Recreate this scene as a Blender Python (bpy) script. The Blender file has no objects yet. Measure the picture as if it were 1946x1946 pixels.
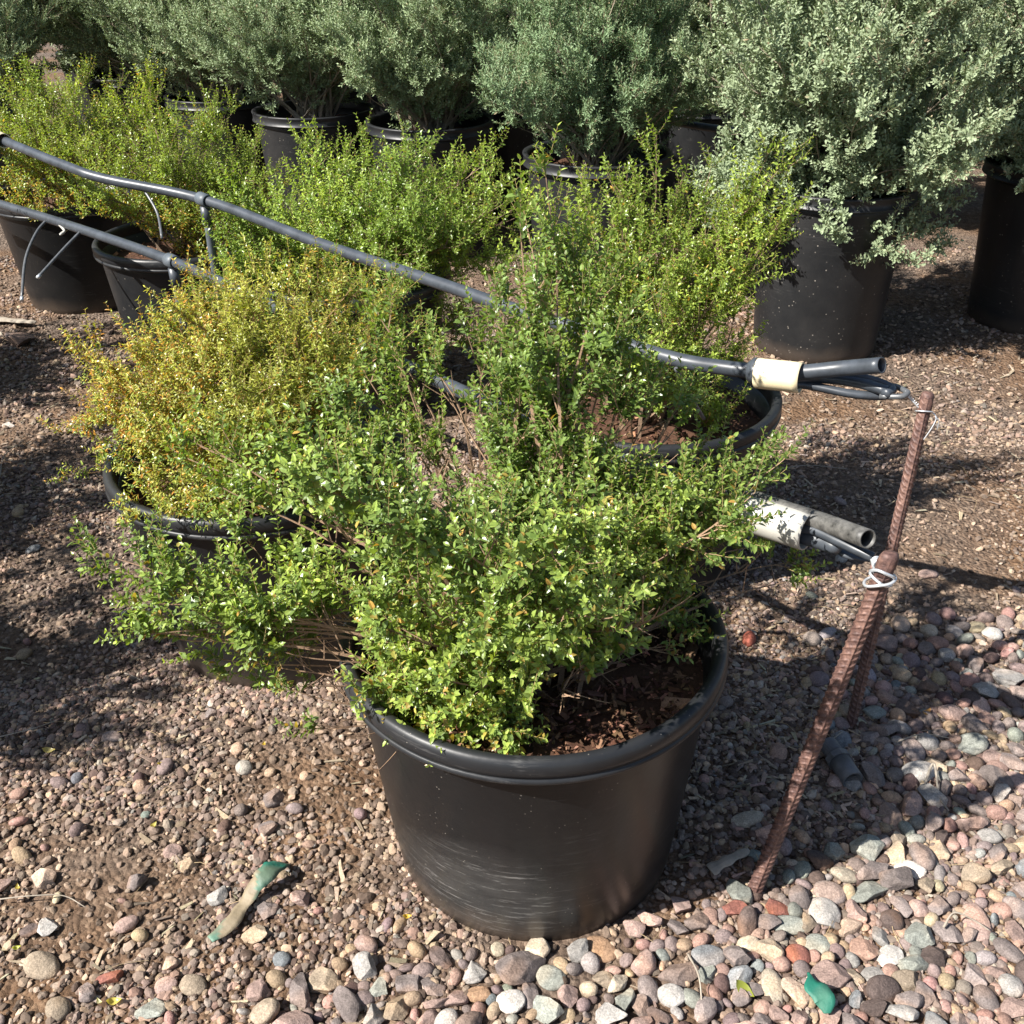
import bpy, math, random
import numpy as np
from mathutils import Vector, Matrix

C = bpy.context.scene.collection
RNG = np.random.default_rng(11)
random.seed(11)

# ---------------------------------------------------------------- camera
CAM_H, PITCH, ROLL = 1.425, math.radians(30.4), math.radians(-0.55)
cam = bpy.data.cameras.new('camera'); co = bpy.data.objects.new('camera', cam); C.objects.link(co)
cam.sensor_width = 36; cam.lens = 36 * 1950 / 1946; cam.clip_start = .02; cam.clip_end = 500
_c, _s = math.cos(PITCH), math.sin(PITCH)
FW = Vector((0, _c, -_s)); R0 = Vector((1, 0, 0)); U0 = Vector((0, _s, _c))
RT = R0 * math.cos(ROLL) + U0 * math.sin(ROLL); UP = -R0 * math.sin(ROLL) + U0 * math.cos(ROLL)
m3 = Matrix((RT, UP, -FW)).transposed()
co.matrix_world = Matrix.Translation((0, 0, CAM_H)) @ m3.to_4x4()
bpy.context.scene.camera = co

def _ray(px, py):
    k = 1946 / 1932
    return FW + RT * ((px * k - 973) / 1950) - UP * ((py * k - 973) / 1950)
def G(px, py, z=0.0):
    d = _ray(px, py); t = (z - CAM_H) / d.z
    return np.array((d.x * t, d.y * t, z))
def AY(px, py, y):
    d = _ray(px, py); t = y / d.y
    return np.array((d.x * t, y, CAM_H + d.z * t))

# ---------------------------------------------------------------- sky, sun, exposure
SUN_AZ, SUN_EL = math.radians(25), math.radians(44)     # shadows run along SUN_AZ measured from +x
to_sun = Vector((-math.cos(SUN_AZ) * math.cos(SUN_EL), -math.sin(SUN_AZ) * math.cos(SUN_EL), math.sin(SUN_EL)))
w = bpy.data.worlds.new('World'); bpy.context.scene.world = w; w.use_nodes = True
nt = w.node_tree; bg = nt.nodes['Background']
sky = nt.nodes.new('ShaderNodeTexSky'); sky.sky_type = 'NISHITA'; sky.sun_disc = False
sky.sun_elevation = SUN_EL; sky.sun_rotation = math.atan2(to_sun.x, to_sun.y)
nt.links.new(sky.outputs[0], bg.inputs[0]); bg.inputs[1].default_value = 0.062
sl = bpy.data.lights.new('sun', 'SUN'); sl.energy = 5.0; sl.angle = math.radians(.5); sl.color = (1, .955, .89)
so = bpy.data.objects.new('sun', sl); C.objects.link(so)
so.rotation_euler = to_sun.to_track_quat('Z', 'Y').to_euler(); so.location = (-6, -3, 8)
sc = bpy.context.scene
sc.view_settings.view_transform = 'Standard'; sc.view_settings.look = 'None'
sc.view_settings.exposure = 1.18; sc.view_settings.gamma = 1
sc.cycles.max_bounces = 7; sc.cycles.transparent_max_bounces = 4

# ---------------------------------------------------------------- helpers
def mesh(name, V, F, mat=None, col=None, smooth=False):
    V = np.asarray(V, np.float32).reshape(-1, 3)
    if not isinstance(F, (list, tuple)): F = [F]
    F = [np.asarray(f, np.int32) for f in F if len(f)]
    tot = np.concatenate([np.full(len(f), f.shape[1], np.int32) for f in F])
    idx = np.concatenate([f.ravel() for f in F])
    st = np.concatenate([[0], np.cumsum(tot)[:-1]]).astype(np.int32)
    me = bpy.data.meshes.new(name)
    me.vertices.add(len(V)); me.vertices.foreach_set('co', V.ravel())
    me.loops.add(len(idx)); me.loops.foreach_set('vertex_index', idx)
    me.polygons.add(len(tot)); me.polygons.foreach_set('loop_start', st)
    me.polygons.foreach_set('use_smooth', np.full(len(tot), bool(smooth)))
    if col is not None:
        a = me.color_attributes.new('Col', 'FLOAT_COLOR', 'POINT')
        c4 = np.ones((len(V), 4), np.float32); c4[:, :3] = np.clip(col, 0, 1)
        a.data.foreach_set('color', c4.ravel())
    me.update(calc_edges=True); me.validate()
    if mat: me.materials.append(mat)
    return me

def link(name, me, parent=None, loc=(0, 0, 0), rot=(0, 0, 0)):
    o = bpy.data.objects.new(name, me); C.objects.link(o)
    o.location = loc; o.rotation_euler = rot
    if parent is not None: o.parent = parent
    return o
def tag(o, label=None, cat=None, group=None, kind=None):
    if label: o['label'] = label
    if cat: o['category'] = cat
    if group: o['group'] = group
    if kind: o['kind'] = kind
    return o
def empty(name, loc, label, cat, group=None, rz=0):
    o = bpy.data.objects.new(name, None); C.objects.link(o); o.location = loc; o.rotation_euler = (0, 0, rz)
    o.empty_display_size = .1
    return tag(o, label, cat, group)

class MB:                       # collects arrays into one mesh
    def __init__(s): s.V = []; s.F = {3: [], 4: []}; s.C = []; s.n = 0
    def add(s, V, F, col=(1, 1, 1)):
        V = np.asarray(V, float).reshape(-1, 3)
        if not isinstance(F, (list, tuple)): F = [F]
        for f in F:
            f = np.asarray(f)
            if len(f): s.F[f.shape[1]].append(f + s.n)
        s.V.append(V); c = np.asarray(col, float)
        s.C.append(np.broadcast_to(c, (len(V), 3)) if c.ndim == 1 else c); s.n += len(V)
    def build(s, name, mat, smooth=False):
        F = [np.concatenate(s.F[k]) for k in (3, 4) if s.F[k]]
        return mesh(name, np.concatenate(s.V), F, mat, np.concatenate(s.C), smooth)

def catmull(P, n):
    P = np.asarray(P, float)
    if len(P) == 2: return P[0] + (P[1] - P[0]) * np.linspace(0, 1, n)[:, None]
    Q = np.vstack([2 * P[0] - P[1], P, 2 * P[-1] - P[-2]])
    out = []
    for u in np.linspace(0, len(P) - 1 - 1e-9, n):
        i = int(u); t = u - i; a, b, c, d = Q[i:i + 4]
        out.append(.5 * (2 * b + (c - a) * t + (2 * a - 5 * b + 4 * c - d) * t * t + (3 * b - a - 3 * c + d) * t ** 3))
    return np.array(out)

def tube(P, r, ns=16, caps=True, flat=None, rfun=None, thick=None):
    """tube along polyline P; r scalar or array; flat=(normal vector, squash) ; rfun(theta, s)->radius"""
    P = np.asarray(P, float); n = len(P)
    T = np.gradient(P, axis=0); T /= np.linalg.norm(T, axis=1)[:, None]
    a = np.array((0, 0, 1.)) if abs(T[0][2]) < .9 else np.array((1., 0, 0))
    N = np.cross(T[0], a); N /= np.linalg.norm(N); NS = []
    for i in range(n):
        N = N - T[i] * (N @ T[i]); N /= np.linalg.norm(N); NS.append(N)
    NS = np.array(NS); B = np.cross(T, NS)
    th = np.linspace(0, 2 * np.pi, ns, endpoint=False)
    s = np.concatenate([[0], np.cumsum(np.linalg.norm(np.diff(P, axis=0), axis=1))])
    rr = np.broadcast_to(np.asarray(r, float).reshape(-1, 1) if np.ndim(r) else np.full((1, 1), r), (n, ns)).copy()
    if rfun is not None: rr = rfun(th[None, :], s[:, None])
    off = rr[..., None] * (np.cos(th)[None, :, None] * NS[:, None] + np.sin(th)[None, :, None] * B[:, None])
    if flat is not None:
        fn, k = np.asarray(flat[0], float), np.asarray(flat[1], float)
        fn = fn / np.linalg.norm(fn); k = np.broadcast_to(k, (n,))
        off = off - (off @ fn)[..., None] * fn * (1 - k)[:, None, None]
    V = (P[:, None] + off).reshape(-1, 3)
    i = np.arange(n - 1)[:, None] * ns; j = np.arange(ns)[None]; j2 = (j + 1) % ns
    F = np.stack([i + j, i + j2, i + ns + j2, i + ns + j], -1).reshape(-1, 4)
    tris = np.zeros((0, 3), int)
    if caps:
        nv = len(V); V = np.vstack([V, P[0], P[-1]])
        jj = np.arange(ns); k2 = (jj + 1) % ns; L = (n - 1) * ns
        tris = np.vstack([np.stack([k2, jj, np.full(ns, nv)], 1), np.stack([L + jj, L + k2, np.full(ns, nv + 1)], 1)])
    return V, [F, tris]

def pipe_hollow(P, r, t=.0022, ns=22, flat=None):
    """open-ended thin-walled pipe"""
    Vo, (Fo, _) = tube(P, r, ns, False, flat); Vi, (Fi, _) = tube(P, r - t, ns, False, flat)
    n = len(Vo); jj = np.arange(ns); k2 = (jj + 1) % ns; L = n - ns
    F = np.vstack([Fo, Fi[:, ::-1] + n, np.stack([k2, jj, jj + n, k2 + n], 1), np.stack([L + jj, L + k2, L + k2 + n, L + jj + n], 1)])
    return np.vstack([Vo, Vi]), [F]

def lathe(prof, ns=96, shear=(0, 0)):
    prof = np.asarray(prof, float); th = np.linspace(0, 2 * np.pi, ns, endpoint=False)
    V = np.stack([prof[:, None, 0] * np.cos(th), prof[:, None, 0] * np.sin(th), np.broadcast_to(prof[:, None, 1], (len(prof), ns))], -1)
    V[..., 0] += shear[0] * V[..., 2]; V[..., 1] += shear[1] * V[..., 2]
    i = np.arange(len(prof) - 1)[:, None] * ns; j = np.arange(ns)[None]; j2 = (j + 1) % ns
    F = np.stack([i + j, i + j2, i + ns + j2, i + ns + j], -1).reshape(-1, 4)
    return V.reshape(-1, 3), F

def field(P, seed, freq):
    r = np.random.default_rng(seed); o = 0
    for k in range(5):
        d = r.normal(size=3); d /= np.linalg.norm(d)
        o = o + np.sin((P @ d) * freq * r.uniform(.7, 1.6) + r.uniform(0, 6.28))
    return o / 2.2

def unit(a): return a / np.maximum(np.linalg.norm(a, axis=-1, keepdims=True), 1e-9)
def rotmats(n, rng, tilt=None):
    q = unit(rng.normal(size=(n, 4)))
    w_, x, y, z = q.T
    return np.stack([1 - 2 * (y * y + z * z), 2 * (x * y - z * w_), 2 * (x * z + y * w_), 2 * (x * y + z * w_), 1 - 2 * (x * x + z * z), 2 * (y * z - x * w_), 2 * (x * z - y * w_), 2 * (y * z + x * w_), 1 - 2 * (x * x + y * y)], -1).reshape(n, 3, 3)
def rotz_tilt(n, rng, tilt):
    a = rng.uniform(0, 6.283, n); b = rng.normal(0, tilt, n); g = rng.normal(0, tilt, n)
    ca, sa, cb, sb, cg, sg = np.cos(a), np.sin(a), np.cos(b), np.sin(b), np.cos(g), np.sin(g); Z = np.zeros(n); O = np.ones(n)
    Rz = np.stack([ca, -sa, Z, sa, ca, Z, Z, Z, O], -1).reshape(n, 3, 3)
    Rx = np.stack([O, Z, Z, Z, cb, -sb, Z, sb, cb], -1).reshape(n, 3, 3)
    Ry = np.stack([cg, Z, sg, Z, O, Z, -sg, Z, cg], -1).reshape(n, 3, 3)
    return Rz @ Rx @ Ry

import bmesh
def ico(sub):
    bm = bmesh.new(); bmesh.ops.create_icosphere(bm, subdivisions=sub, radius=1)
    V = np.array([v.co[:] for v in bm.verts]); F = np.array([[v.index for v in f.verts] for f in bm.faces]); bm.free()
    return V, F
ICO1, ICO2, ICO4 = ico(1), ico(2), ico(4)

# ---------------------------------------------------------------- materials
def newmat(name):
    m = bpy.data.materials.new(name); m.use_nodes = True; t = m.node_tree
    return m, t, t.nodes['Principled BSDF'], t.nodes['Material Output']
def nd(t, typ, **k):
    n = t.nodes.new(typ)
    for a, b in k.items(): setattr(n, a, b)
    return n
def ramp(t, src, stops):
    r = nd(t, 'ShaderNodeValToRGB'); e = r.color_ramp.elements
    while len(e) < len(stops): e.new(.5)
    for q, (p, c) in zip(e, stops):
        q.position = p; q.color = (*c, 1) if len(c) == 3 else c
    t.links.new(src, r.inputs[0]); return r
def noise(t, scale, detail=4, vec=None, rough=.55):
    n = nd(t, 'ShaderNodeTexNoise'); n.inputs['Scale'].default_value = scale; n.inputs['Detail'].default_value = detail
    n.inputs['Roughness'].default_value = rough
    if vec is not None: t.links.new(vec, n.inputs['Vector'])
    return n
def mixc(t, f, a, b, mode='MIX'):
    m = nd(t, 'ShaderNodeMix', data_type='RGBA', blend_type=mode)
    for s, v in ((0, f), (6, a), (7, b)):
        if hasattr(v, 'node'): t.links.new(v, m.inputs[s])
        elif isinstance(v, (int, float)): m.inputs[s].default_value = v
        else: m.inputs[s].default_value = (*v, 1)
    return m.outputs[2]
def bump(t, bs, h, strength, dist):
    b = nd(t, 'ShaderNodeBump'); b.inputs['Strength'].default_value = strength; b.inputs['Distance'].default_value = dist
    t.links.new(h, b.inputs['Height']); t.links.new(b.outputs[0], bs.inputs['Normal']); return b
def objco(t): return nd(t, 'ShaderNodeTexCoord').outputs['Object']
def mapping(t, vec, scale, rot=(0, 0, 0)):
    m = nd(t, 'ShaderNodeMapping'); m.inputs['Scale'].default_value = scale; m.inputs['Rotation'].default_value = rot
    t.links.new(vec, m.inputs[0]); return m.outputs[0]
def mathn(t, op, a, b=None):
    m = nd(t, 'ShaderNodeMath', operation=op)
    for i, v in enumerate((a, b)):
        if v is None: continue
        if hasattr(v, 'node'): t.links.new(v, m.inputs[i])
        else: m.inputs[i].default_value = v
    return m.outputs[0]

def leaf_mat(name, rough, trans, spec=.5, tint=(1.5, 1.5, .5)):
    m, t, b, out = newmat(name)
    a = nd(t, 'ShaderNodeVertexColor', layer_name='Col')
    t.links.new(a.outputs[0], b.inputs['Base Color']); b.inputs['Roughness'].default_value = rough
    b.inputs['Specular IOR Level'].default_value = spec
    tr = nd(t, 'ShaderNodeBsdfTranslucent')
    t.links.new(mixc(t, 1.0, a.outputs[0], tint, 'MULTIPLY'), tr.inputs[0])
    mx = nd(t, 'ShaderNodeMixShader'); mx.inputs[0].default_value = trans
    t.links.new(b.outputs[0], mx.inputs[1]); t.links.new(tr.outputs[0], mx.inputs[2]); t.links.new(mx.outputs[0], out.inputs[0])
    return m
M_leaf = leaf_mat('glossy_leaf', .33, .36, .55)
M_sage = leaf_mat('silver_leaf', .55, .18, .4, (1.0, 1.1, .7))

def attr_mat(name, rough, speck, bumpd, scale=60, spec=.3):
    m, t, b, out = newmat(name)
    a = nd(t, 'ShaderNodeVertexColor', layer_name='Col'); v = objco(t)
    n1 = noise(t, scale, 6, v, .7); n2 = noise(t, scale * 5, 3, v)
    r1 = ramp(t, n1.outputs[0], [(.3, (1 - speck,) * 3), (.7, (1 + speck,) * 3)])
    r2 = ramp(t, n2.outputs[0], [(.35, (1 - speck * .8,) * 3), (.65, (1 + speck * .8,) * 3)])
    c = mixc(t, 1, a.outputs[0], r1.outputs[0], 'MULTIPLY'); c = mixc(t, 1, c, r2.outputs[0], 'MULTIPLY')
    t.links.new(c, b.inputs['Base Color']); b.inputs['Roughness'].default_value = rough
    b.inputs['Specular IOR Level'].default_value = spec
    bump(t, b, n1.outputs[0], .6, bumpd); return m
M_stone = attr_mat('stone', .85, .30, .006, 80, .2)
M_gravel = attr_mat('gravel', .9, .18, .001, 150, .15)
M_bark = attr_mat('bark', .85, .3, .002, 200, .2)
M_chip = attr_mat('wood_chip', .9, .3, .001, 200, .15)

def mat_ground():
    m, t, b, out = newmat('dirt'); v = objco(t)
    big = noise(t, 1.6, 5, v, .6); fine = noise(t, 45, 8, v, .75); mid = noise(t, 9, 5, v, .65)
    c1 = ramp(t, fine.outputs[0], [(.28, (.055, .034, .022)), (.5, (.17, .105, .065)), (.75, (.34, .235, .155))])
    c2 = ramp(t, fine.outputs[0], [(.28, (.05, .038, .032)), (.5, (.15, .115, .092)), (.75, (.33, .265, .215))])
    f = ramp(t, big.outputs[0], [(.4, (0, 0, 0)), (.6, (1, 1, 1))])
    c = mixc(t, f.outputs[0], c1.outputs[0], c2.outputs[0])
    c = mixc(t, 1, c, ramp(t, mid.outputs[0], [(.3, (.8, .8, .8)), (.7, (1.2, 1.17, 1.12))]).outputs[0], 'MULTIPLY')
    t.links.new(c, b.inputs['Base Color']); b.inputs['Roughness'].default_value = .95; b.inputs['Specular IOR Level'].default_value = .1
    vo = nd(t, 'ShaderNodeTexVoronoi'); vo.inputs['Scale'].default_value = 95; t.links.new(v, vo.inputs[0])
    h = mathn(t, 'ADD', fine.outputs[0], mathn(t, 'MULTIPLY', vo.outputs[0], -.9))
    bump(t, b, h, .9, .012); return m
M_ground = mat_ground()

def mat_pot(name, base, scratch, dust, rough=.42, spk=(120, .07, .13), patch=None):
    m, t, b, out = newmat(name); v = objco(t)
    # scuffs running round the wall, gathered in patches low down
    s1 = noise(t, 1, 4, mapping(t, v, (13, 13, 150), (.26, .30, 0)), .75)
    pm = noise(t, 4.2, 3, v)
    s1.inputs['Distortion'].default_value = .35
    s = ramp(t, s1.outputs[0], [(.55, (0, 0, 0)), (.72, (1, 1, 1))])
    p = ramp(t, pm.outputs[0], [(.54, (0, 0, 0)), (.68, (1, 1, 1))])
    pf = p.outputs[0]
    if patch is not None:
        vm = nd(t, 'ShaderNodeVectorMath', operation='DISTANCE'); t.links.new(mapping(t, v, (1, 1, 1.5)), vm.inputs[0]); vm.inputs[1].default_value = patch
        near = ramp(t, mathn(t, 'ADD', vm.outputs['Value'], mathn(t, 'MULTIPLY', pm.outputs[0], .16)), [(.15, (1, 1, 1)), (.27, (.0, .0, .0))])
        pf = mathn(t, 'MAXIMUM', near.outputs[0], mathn(t, 'MULTIPLY', pf, .25))
    sf = mathn(t, 'MULTIPLY', mathn(t, 'MULTIPLY', s.outputs[0], pf), scratch)
    vo = nd(t, 'ShaderNodeTexVoronoi'); vo.inputs['Scale'].default_value = spk[0]; t.links.new(v, vo.inputs[0])
    sp = ramp(t, vo.outputs[0], [(spk[1], (1, 1, 1)), (spk[2], (0, 0, 0))])
    spf = mathn(t, 'MULTIPLY', sp.outputs[0], ramp(t, noise(t, 22, 3, v).outputs[0], [(.5, (0, 0, 0)), (.65, (.5, .5, .5))]).outputs[0])
    d = noise(t, 3, 6, v, .7)
    df = mathn(t, 'MULTIPLY', ramp(t, d.outputs[0], [(.35, (0, 0, 0)), (.7, (1, 1, 1))]).outputs[0], dust)
    sep = nd(t, 'ShaderNodeSeparateXYZ'); t.links.new(v, sep.inputs[0])
    low = ramp(t, mathn(t, 'ADD', sep.outputs[2], mathn(t, 'MULTIPLY', noise(t, 8, 3, v).outputs[0], .08)), [(.03, (.5, .5, .5)), (.11, (0, 0, 0))])
    if patch is not None:
        base = mixc(t, mathn(t, 'MULTIPLY', mathn(t, 'MULTIPLY', near.outputs[0], noise(t, 1, 5, mapping(t, v, (9, 9, 45), (.3, .2, 0)), .7).outputs[0]), .55), base, (.12, .118, .113))
    c = mixc(t, df, base, (.075, .070, .065)); c = mixc(t, sf, c, (.30, .29, .275)); c = mixc(t, spf, c, (.42, .38, .32))
    c = mixc(t, low.outputs[0], c, (.13, .095, .07))
    t.links.new(c, b.inputs['Base Color'])
    r = mathn(t, 'ADD', rough, mathn(t, 'MULTIPLY', d.outputs[0], .18)); t.links.new(r, b.inputs['Roughness'])
    b.inputs['Specular IOR Level'].default_value = .36
    bump(t, b, noise(t, 26, 5, v).outputs[0], .25, .003); return m
M_pot = mat_pot('black_plastic', (.0085, .009, .010), .22, .10, .27)
M_pot_front = mat_pot('scuffed_black_plastic', (.0075, .008, .009), .80, .06, .25, (110, .08, .16), (-.085, -.235, .17))
M_pot_old = mat_pot('weathered_black_plastic', (.0105, .0115, .013), .22, .25, .38, (62, .11, .19))
M_rim = mat_pot('black_plastic_rim', (.013, .0145, .017), .25, .25, .34)

def plain(name, col, rough, vscale=30, var=.15, bd=.001, spec=.5, metal=0):
    m, t, b, out = newmat(name); v = objco(t); n = noise(t, vscale, 6, v, .65)
    c = mixc(t, 1, col, ramp(t, n.outputs[0], [(.3, (1 - var,) * 3), (.7, (1 + var,) * 3)]).outputs[0], 'MULTIPLY')
    t.links.new(c, b.inputs['Base Color']); b.inputs['Roughness'].default_value = rough
    b.inputs['Specular IOR Level'].default_value = spec; b.inputs['Metallic'].default_value = metal
    bump(t, b, n.outputs[0], .3, bd); return m
M_hose = plain('polyethylene_pipe', (.045, .052, .062), .40, 22, .4, .0008)
M_hose_dusty = plain('dusty_pipe', (.085, .082, .076), .5, 60, .8, .001)
M_grey = plain('grey_plastic', (.085, .10, .115), .5, 40, .25)
M_cream = plain('cream_pvc', (.80, .68, .44), .42, 14, .06, .0004)
M_greypvc = plain('pale_pvc', (.42, .405, .36), .45, 20, .1, .0005)
M_wire = plain('galvanised_wire', (.62, .64, .66), .38, 60, .15, .0003, .6, .6)
M_tubing = plain('drip_tube', (.09, .095, .10), .35, 60, .3)
M_green = plain('green_plastic', (.02, .27, .19), .4, 45, .35, .001)
M_dust = plain('dirty_strip', (.34, .29, .20), .8, 60, .45, .001)
M_fitting = plain('grey_fitting', (.10, .10, .105), .55, 30, .4)
M_wood = plain('grey_wood', (.30, .26, .21), .85, 30, .35, .002, .2)

def mat_rust():
    m, t, b, out = newmat('rusted_steel'); v = objco(t)
    n = noise(t, 40, 9, v, .78); n2 = noise(t, 160, 4, v, .6)
    c = ramp(t, n.outputs[0], [(.30, (.045, .024, .021)), (.48, (.105, .058, .048)), (.60, (.17, .095, .072)), (.70, (.25, .16, .13))])
    c = mixc(t, 1, c.outputs[0], ramp(t, n2.outputs[0], [(.3, (.75, .72, .72)), (.7, (1.3, 1.3, 1.3))]).outputs[0], 'MULTIPLY')
    t.links.new(c, b.inputs['Base Color']); b.inputs['Roughness'].default_value = .62; b.inputs['Metallic'].default_value = .15
    bump(t, b, n2.outputs[0], .5, .0012); return m
M_rust = mat_rust()

# ---------------------------------------------------------------- ground
def gh(x, y):
    return (.004 * np.sin(3.1 * x + 1.7 * y) + .003 * np.sin(7.3 * y - 4.1 * x + 1) + .0022 * np.sin(17 * x + 9 * y + 2) * np.sin(13 * y - 6 * x)
            + .0012 * np.sin(41 * x + 7 * y) * np.sin(37 * y + 3 * x)) * np.exp(-np.maximum(0, np.hypot(x, y) - 7) / 3)
def axis(lo, hi, step, far):
    mid = np.arange(lo, hi, step); g = np.cumsum(step * 1.22 ** np.arange(1, 42)); g = g[g < far]
    return np.concatenate([lo - g[::-1], mid, mid[-1] + g])
gx, gy = axis(-2.2, 2.4, .014, 60), axis(.5, 5.0, .014, 60)
X, Y = np.meshgrid(gx, gy); Z = gh(X, Y); j = RNG.normal(0, .0011, Z.shape); Z = Z + j
nx, ny = len(gx), len(gy)
ii = (np.arange(ny - 1)[:, None] * nx + np.arange(nx - 1)[None]).ravel()
gr = link('ground', mesh('ground', np.stack([X, Y, Z], -1), np.stack([ii, ii + 1, ii + nx + 1, ii + nx], 1), M_ground, smooth=True))
tag(gr, 'brown dirt and gravel yard surface under the potted shrubs', 'ground', kind='structure')

# ---------------------------------------------------------------- stones
PAL = {'mauve grey': (.235, .190, .180), 'pale grey': (.33, .318, .30), 'tan': (.37, .285, .195), 'pink': (.36, .235, .20),
       'brick red': (.33, .105, .075), 'greenish grey': (.25, .275, .24), 'cream': (.43, .365, .27), 'dark brown': (.135, .095, .085),
       'blue grey': (.19, .21, .225), 'orange tan': (.42, .235, .12), 'white': (.47, .45, .42), 'peach': (.48, .335, .24)}
COBB = []          # (x, y, radius)
def stone_mesh(rng, L, W_, H, col, angular, sub=ICO4):
    V = sub[0].copy()
    for k in range(rng.integers(8, 14) if angular else rng.integers(2, 5)):   # flats cut into the lump
        d = unit(rng.normal(size=3)); c = rng.uniform(.50, .80) if angular else rng.uniform(.76, .95)
        p = V @ d; V -= np.maximum(p - c, 0)[:, None] * d * .97
    V *= 1 + .06 * field(V, rng.integers(1e6), 2.4)[:, None] + (.022 if angular else .012) * field(V, rng.integers(1e6), 9)[:, None]
    m = np.abs(V).max(0); V = V / m * np.array((L, W_, H))
    f = field(V / L, rng.integers(1e6), 2.2)[:, None]
    col = np.array(col); col = col * .72 + col.mean() * np.array((1.12, .99, .86)) * .28
    cc = col * (1 + .16 * f) + np.array((.03, .0, -.02)) * np.clip(f, 0, 1)
    return mesh('river_stone', V, sub[1], M_stone, cc, not angular)

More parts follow.
